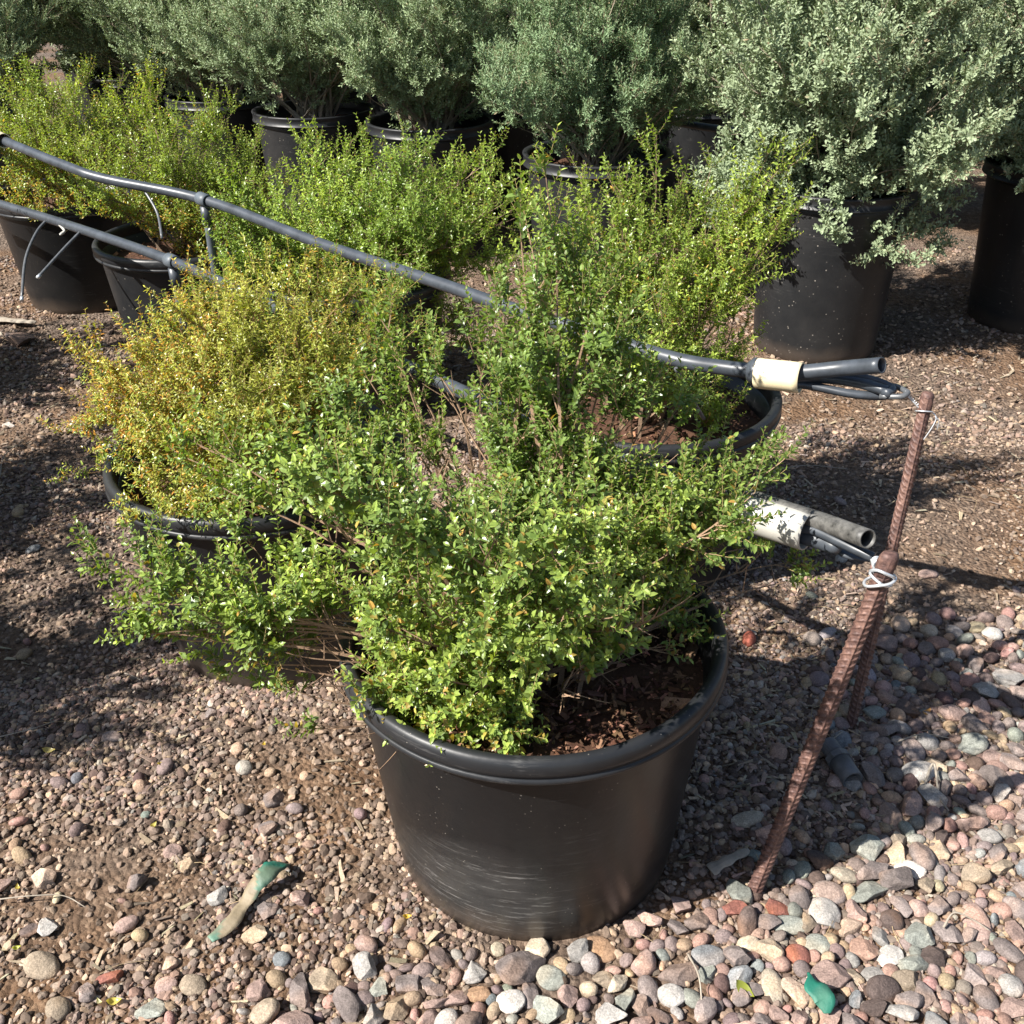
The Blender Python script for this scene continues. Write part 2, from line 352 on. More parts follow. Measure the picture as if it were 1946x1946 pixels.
hand = [  # px, py, width px, depth/width, height/width, angular, colour, label
 (1011,1792,54,.85,.75,1,'cream','cream knobbly stone leaning against the foot of the front pot'),
 (1133,1790,68,.7,.3,0,'orange tan','flat orange-tan wedge stone at the right foot of the front pot'),
 (1040,1843,60,.8,.4,0,'greenish grey','smooth grey-green stone just below the cream stone by the front pot'),
 (1197,1752,46,.8,.7,1,'pink','pink angular stone in the pot shadow edge, right of the orange wedge stone'),
 (612,1850,64,.9,.6,1,'tan','large tan block stone left of the front pot near the bottom edge'),
 (75,1815,76,.6,.5,0,'tan','big tan oval stone at the far lower left'),
 (85,1745,42,.9,.8,1,'white','whitish angular stone standing above the big tan oval at lower left'),
 (412,1685,46,.85,.7,1,'pale grey','pale chunk to the left of the long green plastic strip'),
 (480,1760,50,.8,.6,1,'tan','tan block under the lower end of the long green plastic strip'),
 (503,1712,42,.9,.6,1,'mauve grey','mauve wedge stone touching the right side of the long green strip'),
 (356,1625,42,.9,.7,1,'tan','yellowish tan cube stone up and left of the long green strip'),
 (325,1605,36,.9,.7,1,'pink','pinkish cube stone beside the yellowish tan cube stone'),
 (285,1897,60,.75,.5,1,'greenish grey','pale green-grey angular stone at the lower left bottom edge'),
 (362,1852,56,.65,.5,0,'tan','tan oval stone right of a brown flat one at the lower left'),
 (310,1850,46,.75,.45,0,'pink','brownish pink flat stone left of the tan oval at the lower left'),
 (316,1812,36,.8,.7,1,'peach','small peach stone above the brownish pink flat stone'),
 (965,1890,58,.8,.6,0,'white','white rounded stone near the bottom edge under the front pot'),
 (905,1876,54,.55,.5,0,'orange tan','orange-brown oval stone left of the white rounded stone'),
 (770,1855,50,.8,.6,1,'mauve grey','mauve lump stone below the left foot of the front pot'),
 (815,1862,52,.8,.6,1,'mauve grey','brown-mauve blocky stone between the mauve lump and orange-brown oval'),
 (718,1865,44,.9,.6,1,'greenish grey','grey-green angular stone right of the large tan block'),
 (1337,1806,70,.6,.5,0,'blue grey','smooth grey oval stone at bottom centre right'),
 (1507,1798,50,.75,.6,0,'brick red','smooth brick-red oval stone in the pebble bed'),
 (1543,1777,52,.75,.55,0,'greenish grey','pale green veined oval stone right above the brick-red oval'),
 (1464,1712,58,.75,.5,1,'brick red','flat orange-red stone near the foot of the near stake'),
 (1388,1713,54,.65,.6,1,'brick red','dark red lumpy stone below the foot of the near stake'),
 (1593,1646,58,.65,.5,0,'cream','yellowish cream oval stone on the edge of the shade'),
 (1719,1636,62,.55,.4,0,'white','white flat streaked stone on the edge of the shade at right'),
 (1573,1606,46,.85,.7,1,'greenish grey','blue-green chunk stone in the shade right of the near stake'),
 (1410,1543,72,.42,.4,0,'cream','long pale cigar-shaped stone left of the near stake in the shade'),
 (1733,1453,74,.6,.5,0,'white','large white egg-shaped stone right of the pipe fitting'),
 (1845,1730,52,1.5,.5,0,'pink','tall smooth pinkish-mauve slab stone in the right of the bed'),
 (1557,1719,60,1.1,.6,0,'pale grey','big speckled grey rounded stone below the streaked green slab'),
 (1489,1741,78,.42,.35,0,'greenish grey','flat long olive-grey stone left of the big speckled grey one'),
 (1643,1680,88,.5,.4,1,'greenish grey','wide streaked green-grey slab stone in the pebble bed'),
 (1568,1680,64,.7,.5,0,'mauve grey','smooth mauve stone left of the streaked green slab'),
 (1460,1863,46,1.5,.6,0,'cream','beige teardrop stone left of the peach wedge near the short green strip'),
 (1500,1866,52,1.2,.6,1,'peach','peach wedge stone touching the short green strip'),
 (1676,1798,58,.7,.6,1,'white','white speckled chunk stone above the grey oval'),
 (1651,1831,52,.65,.5,0,'pale grey','grey speckled oval stone under the white speckled chunk'),
 (1618,1877,38,.85,.8,1,'blue grey','small blue-grey cube stone right of the short green strip'),
 (1269,1877,58,.75,.7,0,'white','white round stone at bottom centre right'),
 (1334,1834,50,.9,.6,1,'greenish grey','pale green cracked stone under the smooth grey oval'),
 (1910,1849,50,.9,.8,0,'pale grey','round speckled grey stone at the lower right corner'),
 (1776,1597,48,1.3,.6,1,'tan','tan upright block stone right of the white flat streaked stone'),
 (1870,1571,46,.8,.6,0,'pale grey','grey and white oval stone near the right edge in the bed'),
 (1834,1399,62,.8,.5,0,'greenish grey','grey-green rounded slab in the upper pebble bed'),
 (1899,1278,74,.6,.5,1,'pale grey','large pale angular rock at the right edge beside a stake shadow'),
 (1873,1193,40,.8,.8,0,'white','white-topped round stone above the large pale rock at right'),
 (1755,1186,34,.85,.8,0,'cream','beige rounded block stone right of the crossing stakes'),
 (1787,1230,36,.85,.8,0,'pale grey','grey round stone right below the beige rounded block'),
 (1593,1388,48,.8,.6,1,'blue grey','dark slate-blue stone at the foot of the far stake'),
 (1639,1385,44,.75,.5,1,'mauve grey','mauve flat stone right of the slate-blue one by the far stake'),
 (1752,1080,44,.5,.4,0,'pink','flat pink stone just below the pipe shadow at right'),
 (168,1005,22,1,.9,1,'pink','small pale pink angular rock left of the middle left pot'),
 (60,1030,30,.8,.6,0,'blue grey','grey-blue rounded stone on the shaded gravel at the left edge'),
 (15,795,24,.6,.4,1,'white','little white flat chip on sunlit gravel at the left edge'),
 (210,1385,38,.6,.5,0,'mauve grey','mauve oval stone on gravel at the left, above the yellow leaf'),
 (395,1345,26,1,.8,1,'mauve grey','grey-mauve angular stone right below the middle left pot'),
]
srng = np.random.default_rng(5)
pad_d = lambda p: FW.dot(Vector((p[0], p[1], p[2] - CAM_H)))
for (px, py, wpx, dw, hw, ang, cn, lab) in hand:
    p = G(px, py, .012); L = wpx * 1.007 / 1950 * pad_d(p) / 2
    Wd = L * dw * 1.15; H = max(L * hw * .8, .006)
    me = stone_mesh(srng, L, Wd, H, np.array(PAL[cn]) * srng.uniform(.80, .95), ang)
    o = link('river_stone', me, None, (p[0], p[1], gh(p[0], p[1]) + H * .55), (srng.normal(0, .12), srng.normal(0, .12), srng.normal(0, .25)))
    tag(o, lab, 'stone', 'stones lying in the pebble bed')
    COBB.append((p[0], p[1], (L + Wd) / 2))

def cdens(x, y):                 # how thick the cobbles lie
    line = y - (1.0 + .36 * np.clip(x - .05, 0, 9) + .42 * np.clip(x - .45, 0, 9))
    d = np.clip(.5 - line / .10, 0, 1) * (x > -.12)
    d = np.maximum(d, np.clip((x - .62) / .16, 0, 1) * np.clip((1.95 - y) / .35, 0, 1) * .75)
    d = np.maximum(d, np.clip((1.03 - y) / .05, 0, 1) * np.clip((x + .42) / .1, 0, 1) * .8)
    d = np.maximum(d, .008 * (y < 1.5))
    return np.maximum(d, .002)
fp = [(.036, 1.304, .25), (-.527, 1.932, .25), (.322, 2.24, .25), (-1.14, 3.61, .25), (-1.75, 4.3, .25)]
names = ['mauve grey', 'pale grey', 'tan', 'pink', 'brick red', 'greenish grey', 'cream', 'dark brown', 'blue grey', 'peach', 'white']
wts = np.array([.36, .09, .15, .20, .003, .05, .015, .08, .02, .02, .005]); wts /= wts.sum()
cells = {}
def near_ok(x, y, r, k):
    cx, cy = int(x / .06), int(y / .06)
    for a in range(cx - 1, cx + 2):
        for b in range(cy - 1, cy + 2):
            for (u, v, q) in cells.get((a, b), ()):
                if (u - x) ** 2 + (v - y) ** 2 < (k * (r + q)) ** 2: return False
    return True
def put(x, y, r): cells.setdefault((int(x / .06), int(y / .06)), []).append((x, y, r))
for c in COBB: put(*c)
cand = []
for k in range(60000):
    y = srng.uniform(.88, 2.6); x = srng.uniform(-.55, .58) * (y * .863 + .75) * 1.02
    if srng.random() > cdens(x, y): continue
    dens = cdens(x, y)
    r = np.clip(srng.lognormal(math.log(.0190 if k < 22000 else .0125), .28), .007, .031)
    if dens < .1: r = np.clip(r * .85, .006, .02)
    if any((x - a) ** 2 + (y - b) ** 2 < (q + r * .7) ** 2 for a, b, q in fp): continue
    if not near_ok(x, y, r, .72): continue
    put(x, y, r); cand.append((x, y, r))
cand.sort(key=lambda c: -c[2] / (c[1] + .8))
NI = 300 - len(hand)
MARKS = [(930, 1785, 'foot of the front pot'), (780, 1690, 'left side of the front pot'), (1230, 1740, 'right side of the front pot'), (1410, 1685, 'near stake foot'), (1605, 1368, 'far stake foot'), (1590, 1440, 'pipe fitting'),
         (1545, 1875, 'short green strip'), (400, 1780, 'base of the long green strip'), (530, 1630, 'top of the long green strip'), (1404, 1872, 'crumpled yellow-green leaf'), (214, 1888, 'bright yellow leaf'),
         (1011, 1792, 'knobbly cream stone'), (1133, 1790, 'orange-tan wedge stone'), (612, 1850, 'large tan block stone'), (75, 1815, 'big tan oval stone'), (285, 1897, 'pale green-grey angular stone'), (965, 1890, 'white stone under the pot'),
         (1337, 1806, 'smooth grey oval stone'), (1507, 1798, 'brick-red oval stone'), (1464, 1712, 'flat orange-red stone'), (1388, 1713, 'dark red lumpy stone'), (1593, 1646, 'yellowish cream oval stone'), (1719, 1636, 'white streaked flat stone'),
         (1410, 1543, 'cigar-shaped stone'), (1733, 1453, 'white egg-shaped stone'), (1845, 1730, 'tall pinkish slab'), (1557, 1719, 'big speckled grey stone'), (1643, 1680, 'streaked green slab'), (1460, 1863, 'beige teardrop stone'),
         (1676, 1798, 'white speckled chunk'), (1618, 1877, 'blue-grey cube stone'), (1269, 1877, 'white round stone'), (1910, 1849, 'round stone at the corner'), (1776, 1597, 'upright tan block'), (1870, 1571, 'grey-white oval stone'),
         (1834, 1399, 'grey-green slab'), (1899, 1278, 'large pale rock'), (1873, 1193, 'white-topped stone'), (1755, 1186, 'beige rounded block'), (1593, 1388, 'slate-blue stone'), (210, 1385, 'mauve oval stone'), (480, 1290, 'foot of the middle left pot'),
         (1680, 1050, 'wired stake head'), (1443, 870, 'pot behind the front one'), (1550, 690, 'sunlit tall pot')]
DIRS = ['right of', 'upper right of', 'above', 'upper left of', 'left of', 'lower left of', 'below', 'lower right of']
def pix(x, y, z=.012):
    d = Vector((x, y, z - CAM_H)); k = d.dot(FW)
    return (973 + 1950 * d.dot(RT) / k) / 1.00725, (973 - 1950 * d.dot(UP) / k) / 1.00725
used = set(h[-1] for h in hand)
def lab_stone(x, y, r, cn, ang):
    px, py = pix(x, y); size = 'small' if r < .015 else ('medium' if r < .0205 else 'large')
    first = None
    for mx_, my_, ph in sorted(MARKS, key=lambda m: (m[0] - px) ** 2 + (m[1] - py) ** 2)[:12]:
        a = math.degrees(math.atan2(my_ - py, px - mx_)) % 360; dr = DIRS[int((a + 22.5) // 45) % 8]
        dd = math.hypot(mx_ - px, my_ - py); far = 'just ' if dd < 62 else ''
        l = f"{size} {cn} {'angular' if ang else 'rounded'} stone {far}{dr} the {ph}"
        first = first or l
        if l not in used: used.add(l); return l
    return first
for (x, y, r) in cand[:NI]:
    cn = names[srng.choice(len(names), p=wts)]; ang = srng.random() < .82
    L = r * srng.uniform(1.0, 1.4); Wd = r * srng.uniform(.7, 1.0); H = r * srng.uniform(.45, .8)
    me = stone_mesh(srng, L, Wd, H, np.array(PAL[cn]) * srng.uniform(.62, 1.08), ang, ICO4 if y < 1.5 else ico(3))
    o = link('river_stone', me, None, (x, y, gh(x, y) + H * .5 + srng.uniform(-.002, .004)), (srng.normal(0, .25), srng.normal(0, .25), srng.uniform(0, 6.28)))
    tag(o, lab_stone(x, y, r, cn, ang), 'stone', 'stones lying in the pebble bed')

def scatter_stones(P, S, colors, tmpl, rng, flat=.65, jag=.16, tilt=None):
    V0, F0 = tmpl; n = len(P); nv = len(V0)
    V = V0[None] * (1 + rng.normal(0, jag, (n, nv))[..., None])
    sc_ = S[:, None] * np.stack([rng.uniform(.9, 1.35, n), rng.uniform(.7, 1.05, n), rng.uniform(flat * .75, flat * 1.2, n)], 1)
    V = V * sc_[:, None]; R = rotz_tilt(n, rng, .4 if tilt is None else tilt)
    V = np.einsum('nij,nvj->nvi', R, V) + P[:, None]
    F = (F0[None] + (np.arange(n) * nv)[:, None, None]).reshape(-1, 3)
    return V.reshape(-1, 3), F, np.repeat(colors, nv, 0)
def rcol(n, rng, w_=wts, nm=names, spread=.18):
    pal = np.array([PAL[k] for k in nm]); c = pal[rng.choice(len(nm), n, p=w_)]
    return c * rng.uniform(1 - spread, 1 + spread, (n, 1)) * (1 + rng.normal(0, .03, (n, 3)))
rest = np.array(cand[NI:])
if len(rest):
    P = np.stack([rest[:, 0], rest[:, 1], gh(rest[:, 0], rest[:, 1]) + rest[:, 2] * .35], 1)
    V, F, cc = scatter_stones(P, rest[:, 2], rcol(len(P), srng), ico(3), srng, jag=.025)
    o = link('small_river_stones', mesh('small_river_stones', V, F, M_stone, cc * .8 * np.array((1.03, .98, .94)), True))
    tag(o, 'smaller mixed river pebbles filling the gaps of the pebble bed', 'pebbles', kind='stuff')

# fine crushed gravel over the dirt
def gravel(n, ylo, yhi, smin, smax, tmpl, rng, name, jag):
    y = rng.uniform(ylo, yhi, n); x = rng.uniform(-.56, .60, n) * (y * .863 + .78)
    f = field(np.stack([x, y, 0 * x], 1), 77, 5.5) + .5 * field(np.stack([x, y, 0 * x], 1), 78, 14)
    bare = np.exp(-(((x + .34) / .17) ** 2 + ((y - 1.40) / .13) ** 2)) + .8 * np.exp(-(((x + .30) / .10) ** 2 + ((y - 1.2) / .09) ** 2)); f = f - 1.5 * bare; keep = rng.random(n) < np.clip(.66 + .5 * f, .12, 1); x, y, f = x[keep], y[keep], f[keep]; n = len(x)
    S = np.clip(rng.lognormal(math.log(smin), .35, n), smin * .5, smax)
    P = np.stack([x, y, gh(x, y) + S * .30], 1)
    pal = ['mauve grey', 'dark brown', 'tan', 'pink', 'pale grey', 'blue grey', 'peach']
    c = rcol(n, rng, np.array([.36, .24, .16, .10, .08, .03, .03]), pal, .28) * .86; c = c * .6 + c.mean(1, keepdims=True) * np.array((1.20, .97, .76)) * .4; c = c * np.array((1.04, .97, .91)) * rng.uniform(.7, 1.15, (n, 1))
    br = np.clip(-f * .8 + .3, 0, .7)[:, None]; c = c * (1 - br) + c.mean(1, keepdims=True) * np.array((1.25, .93, .68)) * br
    return scatter_stones(P, S, c, tmpl, rng, jag=jag)
grng = np.random.default_rng(3)
mb = MB()
for args in ((36000, .85, 1.75, .0046, .010, ICO2, grng, '', .10), (52000, 1.6, 3.0, .0046, .009, ICO1, grng, '', .2), (34000, 2.8, 4.9, .0062, .012, ICO1, grng, '', .2)):
    V, F, cc = gravel(*args); mb.add(V, F, cc)
o = link('gravel', mb.build('gravel', M_gravel)); tag(o, 'fine brown and mauve crushed gravel spread over the dirt', 'gravel', kind='stuff')

# ---------------------------------------------------------------- wood chips, straw, fallen leaves
def chips(P, L, Wd, T, rng, colors, tilt=.25, bend=True):
    """thin irregular slivers, 8 corners each"""
    n = len(P); base = np.array([(-1, -1, -1), (1, -.6, -1), (1, .6, -1), (-1, 1, -1), (-1, -1, 1), (1, -.6, 1), (1, .6, 1), (-1, 1, 1)], float)
    V = base[None] * (1 + rng.normal(0, .22, (n, 8, 3)))
    V = V * np.stack([L, Wd, T], 1)[:, None] * .5
    V = np.einsum('nij,nvj->nvi', rotz_tilt(n, rng, tilt), V) + P[:, None]
    f = np.array([(0, 3, 2, 1), (4, 5, 6, 7), (0, 1, 5, 4), (1, 2, 6, 5), (2, 3, 7, 6), (3, 0, 4, 7)])
    return V.reshape(-1, 3), (f[None] + (np.arange(n) * 8)[:, None, None]).reshape(-1, 4), np.repeat(colors, 8, 0)
crng = np.random.default_rng(9)
mb = MB()
n = 13000; y = crng.uniform(.95, 3.6, n); x = crng.uniform(-.56, .6, n) * (y * .863 + .78)
dn = np.clip(1 - np.hypot((x - .62) / .38, (y - 1.5) / .42), 0, 1) * 1.5 + .10 + .2 * (y > 2.4)
k = crng.random(n) < dn; x, y = x[k], y[k]; n = len(x)
L = crng.uniform(.006, .032, n); cc = np.array([(.28, .22, .16)]) * crng.uniform(.5, 1.5, (n, 1)) * (1 + crng.normal(0, .05, (n, 3)))
V, F, c2 = chips(np.stack([x, y, gh(x, y) + .005], 1), L, L * crng.uniform(.12, .35, n), np.full(n, .0014), crng, cc)
mb.add(V, F, c2)
for q in range(170):        # straw-thin dry stems
    y0 = crng.uniform(1.0, 3.2); x0 = crng.uniform(-.5, .55) * (y0 * .863 + .75); a = crng.uniform(0, 6.28); l = crng.uniform(.03, .10)
    d = np.array((math.cos(a), math.sin(a))); k_ = crng.normal(0, .25) * l
    P = catmull([(x0, y0, gh(x0, y0) + .006), (x0 + d[0] * l * .5 - d[1] * k_, y0 + d[1] * l * .5 + d[0] * k_, gh(x0, y0) + .013), (x0 + d[0] * l, y0 + d[1] * l, gh(x0, y0) + .006)], 6)
    V, F = tube(P, .0006, 4); mb.add(V, F, np.array((.36, .27, .16)) * crng.uniform(.5, 1.1))
o = link('wood_chips', mb.build('wood_chips', M_chip)); tag(o, 'thin grey-brown wood chips and straw littering the gravel', 'wood chips', kind='stuff')

def leaf_on_ground(px, py, col, size, label, rot):
    p = G(px, py, .012); L = size
    t = np.linspace(0, 1, 7); w_ = np.sin(np.pi * t ** .8) * L * .27
    z = .35 * L * (t - .5) ** 2 * 3
    V = np.concatenate([np.stack([t * L - L / 2, -w_, z + .002], 1), np.stack([t * L - L / 2, 0 * t, z], 1), np.stack([t * L - L / 2, w_, z + .002], 1)])
    F = [(k, k + 1, k + 8, k + 7) for k in range(6)] + [(k + 7, k + 8, k + 15, k + 14) for k in range(6)]
    me = mesh('fallen_leaf', V, np.array(F), M_leaf, np.tile(col, (len(V), 1)), True)
    o = link('fallen_leaf', me, None, (p[0], p[1], gh(p[0], p[1]) + .013), (.25, .2, rot)); tag(o, label, 'leaf', 'fallen leaves on the gravel')
for a in ((592,1888-0,(.62,.50,.10),.020,'bright yellow fallen leaf near the bottom edge, left of centre',.3) if 0 else (214,1888,(.62,.52,.12),.022,'bright yellow fallen leaf near the bottom edge at lower left',.3),
          (290,1562,(.60,.52,.14),.016,'yellow curled leaf on the gravel left of the green strip',1.2), (32,1675,(.60,.48,.12),.015,'small yellow leaf at the left edge on the gravel',2.0),
          (305,1447,(.58,.46,.12),.015,'tiny yellow leaf on the bare dirt above the green strip',.6), (92,1416,(.50,.42,.16),.024,'pale yellow leaf in the streaked shade at left',.1),
          (768,1733,(.62,.42,.06),.015,'golden leaf beside the left foot of the front pot',.2), (30,1787,(.50,.52,.10),.013,'greenish yellow leaf near the big tan oval stone',.5),
          (1404,1872,(.26,.29,.05),.034,'yellow-green crumpled leaf between stones at bottom centre right',-.8), (1748,1345,(.55,.28,.08),.030,'orange-brown dry leaf on the pebbles right of the stakes',.9),
          (186,1890,(.66,.62,.38),.014,'cream dry leaf left of the bright yellow leaf',2.3), (498,1410,(.60,.42,.06),.014,'golden leaf below the middle left pot',1.6)):
    leaf_on_ground(*a)

# ---------------------------------------------------------------- leaves and branches
def leaf_mesh(P, D, N, L, W_, col, fold=.25, curl=.2, simple=False, obov=False):
    """P base points, D direction, N normal, L length, W_ width -> arrays"""
    n = len(P); D = unit(D); S = unit(np.cross(D, N)); N = np.cross(S, D)
    def pt(a, b, c): return P + D * (L * a)[:, None] + S * (W_ * b)[:, None] + N * (L * c)[:, None]
    A = np.ones(n)
    if simple:
        x1 = .62 if obov else .5
        V = np.stack([pt(0 * A, 0 * A, 0 * A), pt(x1 * A, .5 * A, fold * .3 * A), pt(A, 0 * A, -curl * A), pt(x1 * A, -.5 * A, fold * .3 * A)], 1)
        f = np.array([(0, 1, 2), (0, 2, 3)])
        F = (f[None] + (np.arange(n) * 4)[:, None, None]).reshape(-1, 3)
        return V.reshape(-1, 3), [F], np.repeat(col, 4, 0)
    a1, a2 = (.35, .75) if obov else (.27, .66)
    w1, w2 = (.36, .5) if obov else (.46, .42)
    V = np.stack([pt(0 * A, 0 * A, 0 * A), pt(a1 * A, w1 * A, fold * .22 * A), pt(a1 * A, 0 * A, 0 * A), pt(a1 * A, -w1 * A, fold * .22 * A),
                  pt(a2 * A, w2 * A, fold * .2 * A - curl * .35), pt(a2 * A, 0 * A, -curl * .35 * A), pt(a2 * A, -w2 * A, fold * .2 * A - curl * .35), pt(A, 0 * A, -curl * A)], 1)
    o8 = (np.arange(n) * 8)[:, None, None]
    t = np.array([(0, 1, 2), (0, 2, 3), (5, 4, 7), (6, 5, 7)]); q = np.array([(2, 1, 4, 5), (3, 2, 5, 6)])
    c = np.repeat(col, 8, 0).reshape(n, 8, 3).copy(); c[:, 7] *= 1.06; c[:, 0] *= .92
    return V.reshape(-1, 3), [(t[None] + o8).reshape(-1, 3), (q[None] + o8).reshape(-1, 4)], c.reshape(-1, 3)

def polytubes(PL, r0, r1):
    """PL (n,k,3) polylines -> 3-sided tubes"""
    n, k, _ = PL.shape; T = unit(np.gradient(PL, axis=1)); A = np.where(np.abs(T[..., 2:3]) < .8, np.array((0, 0, 1.)), np.array((1., 0, 0)))
    N = unit(np.cross(T, A)); B = np.cross(T, N); th = np.arange(3) * 2.0944
    rr = (r0[:, None] + (r1 - r0)[:, None] * np.linspace(0, 1, k)[None])[..., None, None]
    V = PL[:, :, None] + rr * (np.cos(th)[None, None, :, None] * N[:, :, None] + np.sin(th)[None, None, :, None] * B[:, :, None])
    i = np.arange(k - 1)[:, None] * 3; j = np.arange(3)[None]; j2 = (j + 1) % 3
    f = np.stack([i + j, i + j2, i + 3 + j2, i + 3 + j], -1).reshape(-1, 4)
    return V.reshape(-1, 3), (f[None] + (np.arange(n) * k * 3)[:, None, None]).reshape(-1, 4)

def grow(rng, base, targets, nsec=10, ntw=6, lsec=.13, ltw=.06, rise=.12, leafL=.012, leafW=.48, gap=.0055, pal=None, up=.35, spread=.06,
         simple=False, obov=False, fold=.3, curl=.15, leaf_jit=.35, tmin=.25, gaps=None, stemr=.0065, shrink=.55, open_=.55, barkcol=(.20, .14, .095)):
    base = np.asarray(base, float); T = np.asarray(targets, float); n = len(T); K = 14
    dT = T - base; lT = np.linalg.norm(dT, axis=1, keepdims=True); T = base + dT * np.clip(1 - shrink * (lsec * .45 + ltw * .8) / lT, .5, 1)
    b0 = base + rng.normal(0, spread, (n, 3)) * (1, 1, 0)
    v = T - b0; ln = np.linalg.norm(v, axis=1)
    c = b0 + v * .42; c[:, 2] = b0[:, 2] + v[:, 2] * .55 + rise * ln
    c += rng.normal(0, .06, (n, 3)) * ln[:, None]
    t = np.linspace(0, 1, K)[None, :, None]
    M = (1 - t) ** 2 * b0[:, None] + 2 * t * (1 - t) * c[:, None] + t * t * T[:, None]
    ph = rng.uniform(0, 6.28, (n, 1, 3)); M = M + np.sin(t * 9 + ph) * .008 * t
    br = MB(); barkc = np.array(barkcol)
    V, F = polytubes(M, stemr * rng.uniform(.5, 1.1, n), np.full(n, .0011)); br.add(V, F, barkc)
    # side shoots
    ns = n * nsec; mi = np.repeat(np.arange(n), nsec); ts = tmin + (1 - tmin) * rng.random(ns) ** .8
    ts[::nsec] = 1.0
    u = ts * (K - 1); i0 = np.minimum(u.astype(int), K - 2); fr = (u - i0)[:, None]
    O = M[mi, i0] * (1 - fr) + M[mi, i0 + 1] * fr; Tn = unit(M[mi, i0 + 1] - M[mi, i0])
    D = unit(Tn * .75 + unit(rng.normal(size=(ns, 3))) * .85 + np.array((0, 0, up)))
    Ls = lsec * (1.15 - .6 * ts) * rng.uniform(.5, 1.25, ns) ; D[::nsec] = Tn[::nsec]; 
    s = np.linspace(0, 1, 6)[None, :, None]
    S = O[:, None] + D[:, None] * s * Ls[:, None, None] + np.array((0, 0, up * .5)) * s ** 2 * Ls[:, None, None]
    V, F = polytubes(S, np.full(ns, .0013), np.full(ns, .0006)); br.add(V, F, barkc)
    # leafy twigs
    nt_ = ns * ntw; si = np.repeat(np.arange(ns), ntw); tt = .15 + .85 * rng.random(nt_); tt[::ntw] = 1.0
    u = tt * 5; i0 = np.minimum(u.astype(int), 4); fr = (u - i0)[:, None]
    O2 = S[si, i0] * (1 - fr) + S[si, i0 + 1] * fr; T2 = unit(S[si, i0 + 1] - S[si, i0])
    D2 = unit(T2 * .8 + unit(rng.normal(size=(nt_, 3))) * .75 + np.array((0, 0, up * .9)))
    L2 = ltw * rng.uniform(.45, 1.3, nt_); s4 = np.linspace(0, 1, 4)[None, :, None]
    if gaps is not None:
        keep = gaps(O2, rng); O2, D2, L2 = O2[keep], D2[keep], L2[keep]; tt = tt[keep]; nt_ = len(O2)
    S2 = O2[:, None] + D2[:, None] * s4 * L2[:, None, None] + np.array((0, 0, .25)) * s4 ** 2 * L2[:, None, None]
    V, F = polytubes(S2, np.full(nt_, .0007), np.full(nt_, .0004)); br.add(V, F, barkc * (1.0, 1.15, .8))
    # opposite pairs of leaves
    npair = np.maximum((L2 / gap).astype(int), 2); ti = np.repeat(np.arange(nt_), npair)
    kk = np.concatenate([np.arange(q) for q in npair]); tp = (kk + .6) / npair[ti]
    Pp = O2[ti] + D2[ti] * (tp * L2[ti])[:, None] + np.array((0, 0, .25)) * (tp ** 2 * L2[ti])[:, None]
    Td = unit(D2[ti] + np.array((0, 0, .5)) * tp[:, None])
    ref = unit(np.cross(Td, np.array((.3, .2, 1.)))); ref2 = np.cross(Td, ref)
    ang = kk * 1.5708 + rng.uniform(0, 6.28, nt_)[ti] + rng.normal(0, .25, len(kk))
    R = ref * np.cos(ang)[:, None] + ref2 * np.sin(ang)[:, None]
    P = np.concatenate([Pp, Pp]); Rd = np.concatenate([R, -R]); Tt = np.concatenate([Td, Td]); tpp = np.concatenate([tp, tp]); tid = np.concatenate([ti, ti])
    m = len(P); op = open_ + (1 - tpp) * .5
    Dl = unit(Rd * op[:, None] + Tt * .6 + rng.normal(0, leaf_jit, (m, 3)) * .5)
    Nl = unit(Tt - Rd * .3 + rng.normal(0, leaf_jit, (m, 3)) * .9 + np.array((0, 0, .35)))
    Ll = leafL * rng.uniform(.5, 1.3, m) * (1.05 - .35 * tpp ** 3); Wl = Ll * leafW * rng.uniform(.85, 1.15, m)
    col = pal(P, tpp, np.concatenate([tt[ti], tt[ti]]), rng)
    return br, leaf_mesh(P, Dl, Nl, Ll, Wl, col, fold, curl, simple, obov)

def palette(green, young, old, p_old=0., seed=1, freq=6, tipy=.55, var=.2, patch=None):
    green, young, old = map(np.array, (green, young, old))
    def f(P, tp, tt, rng):
        m = len(P); y = np.clip(tp * 1.2 - .45, 0, 1) * tipy + rng.random(m) ** 4 * .4; y = y * (.6 + .6 * np.clip(field(P, seed + 9, freq * 1.5), -.5, 1))
        c = green + (young - green) * np.clip(y, 0, 1)[:, None]
        po = p_old * (1 + .9 * field(P, seed, freq))
        if patch is not None: po = po + patch(P)
        o = rng.random(m) < po
        mixo = rng.random((m, 1)) ** .6
        c = np.where(o[:, None], c * (1 - mixo) + old * mixo * rng.uniform(.7, 1.3, (m, 1)), c)
        return c * rng.uniform(1 - var, 1 + var, (m, 1))
    return f

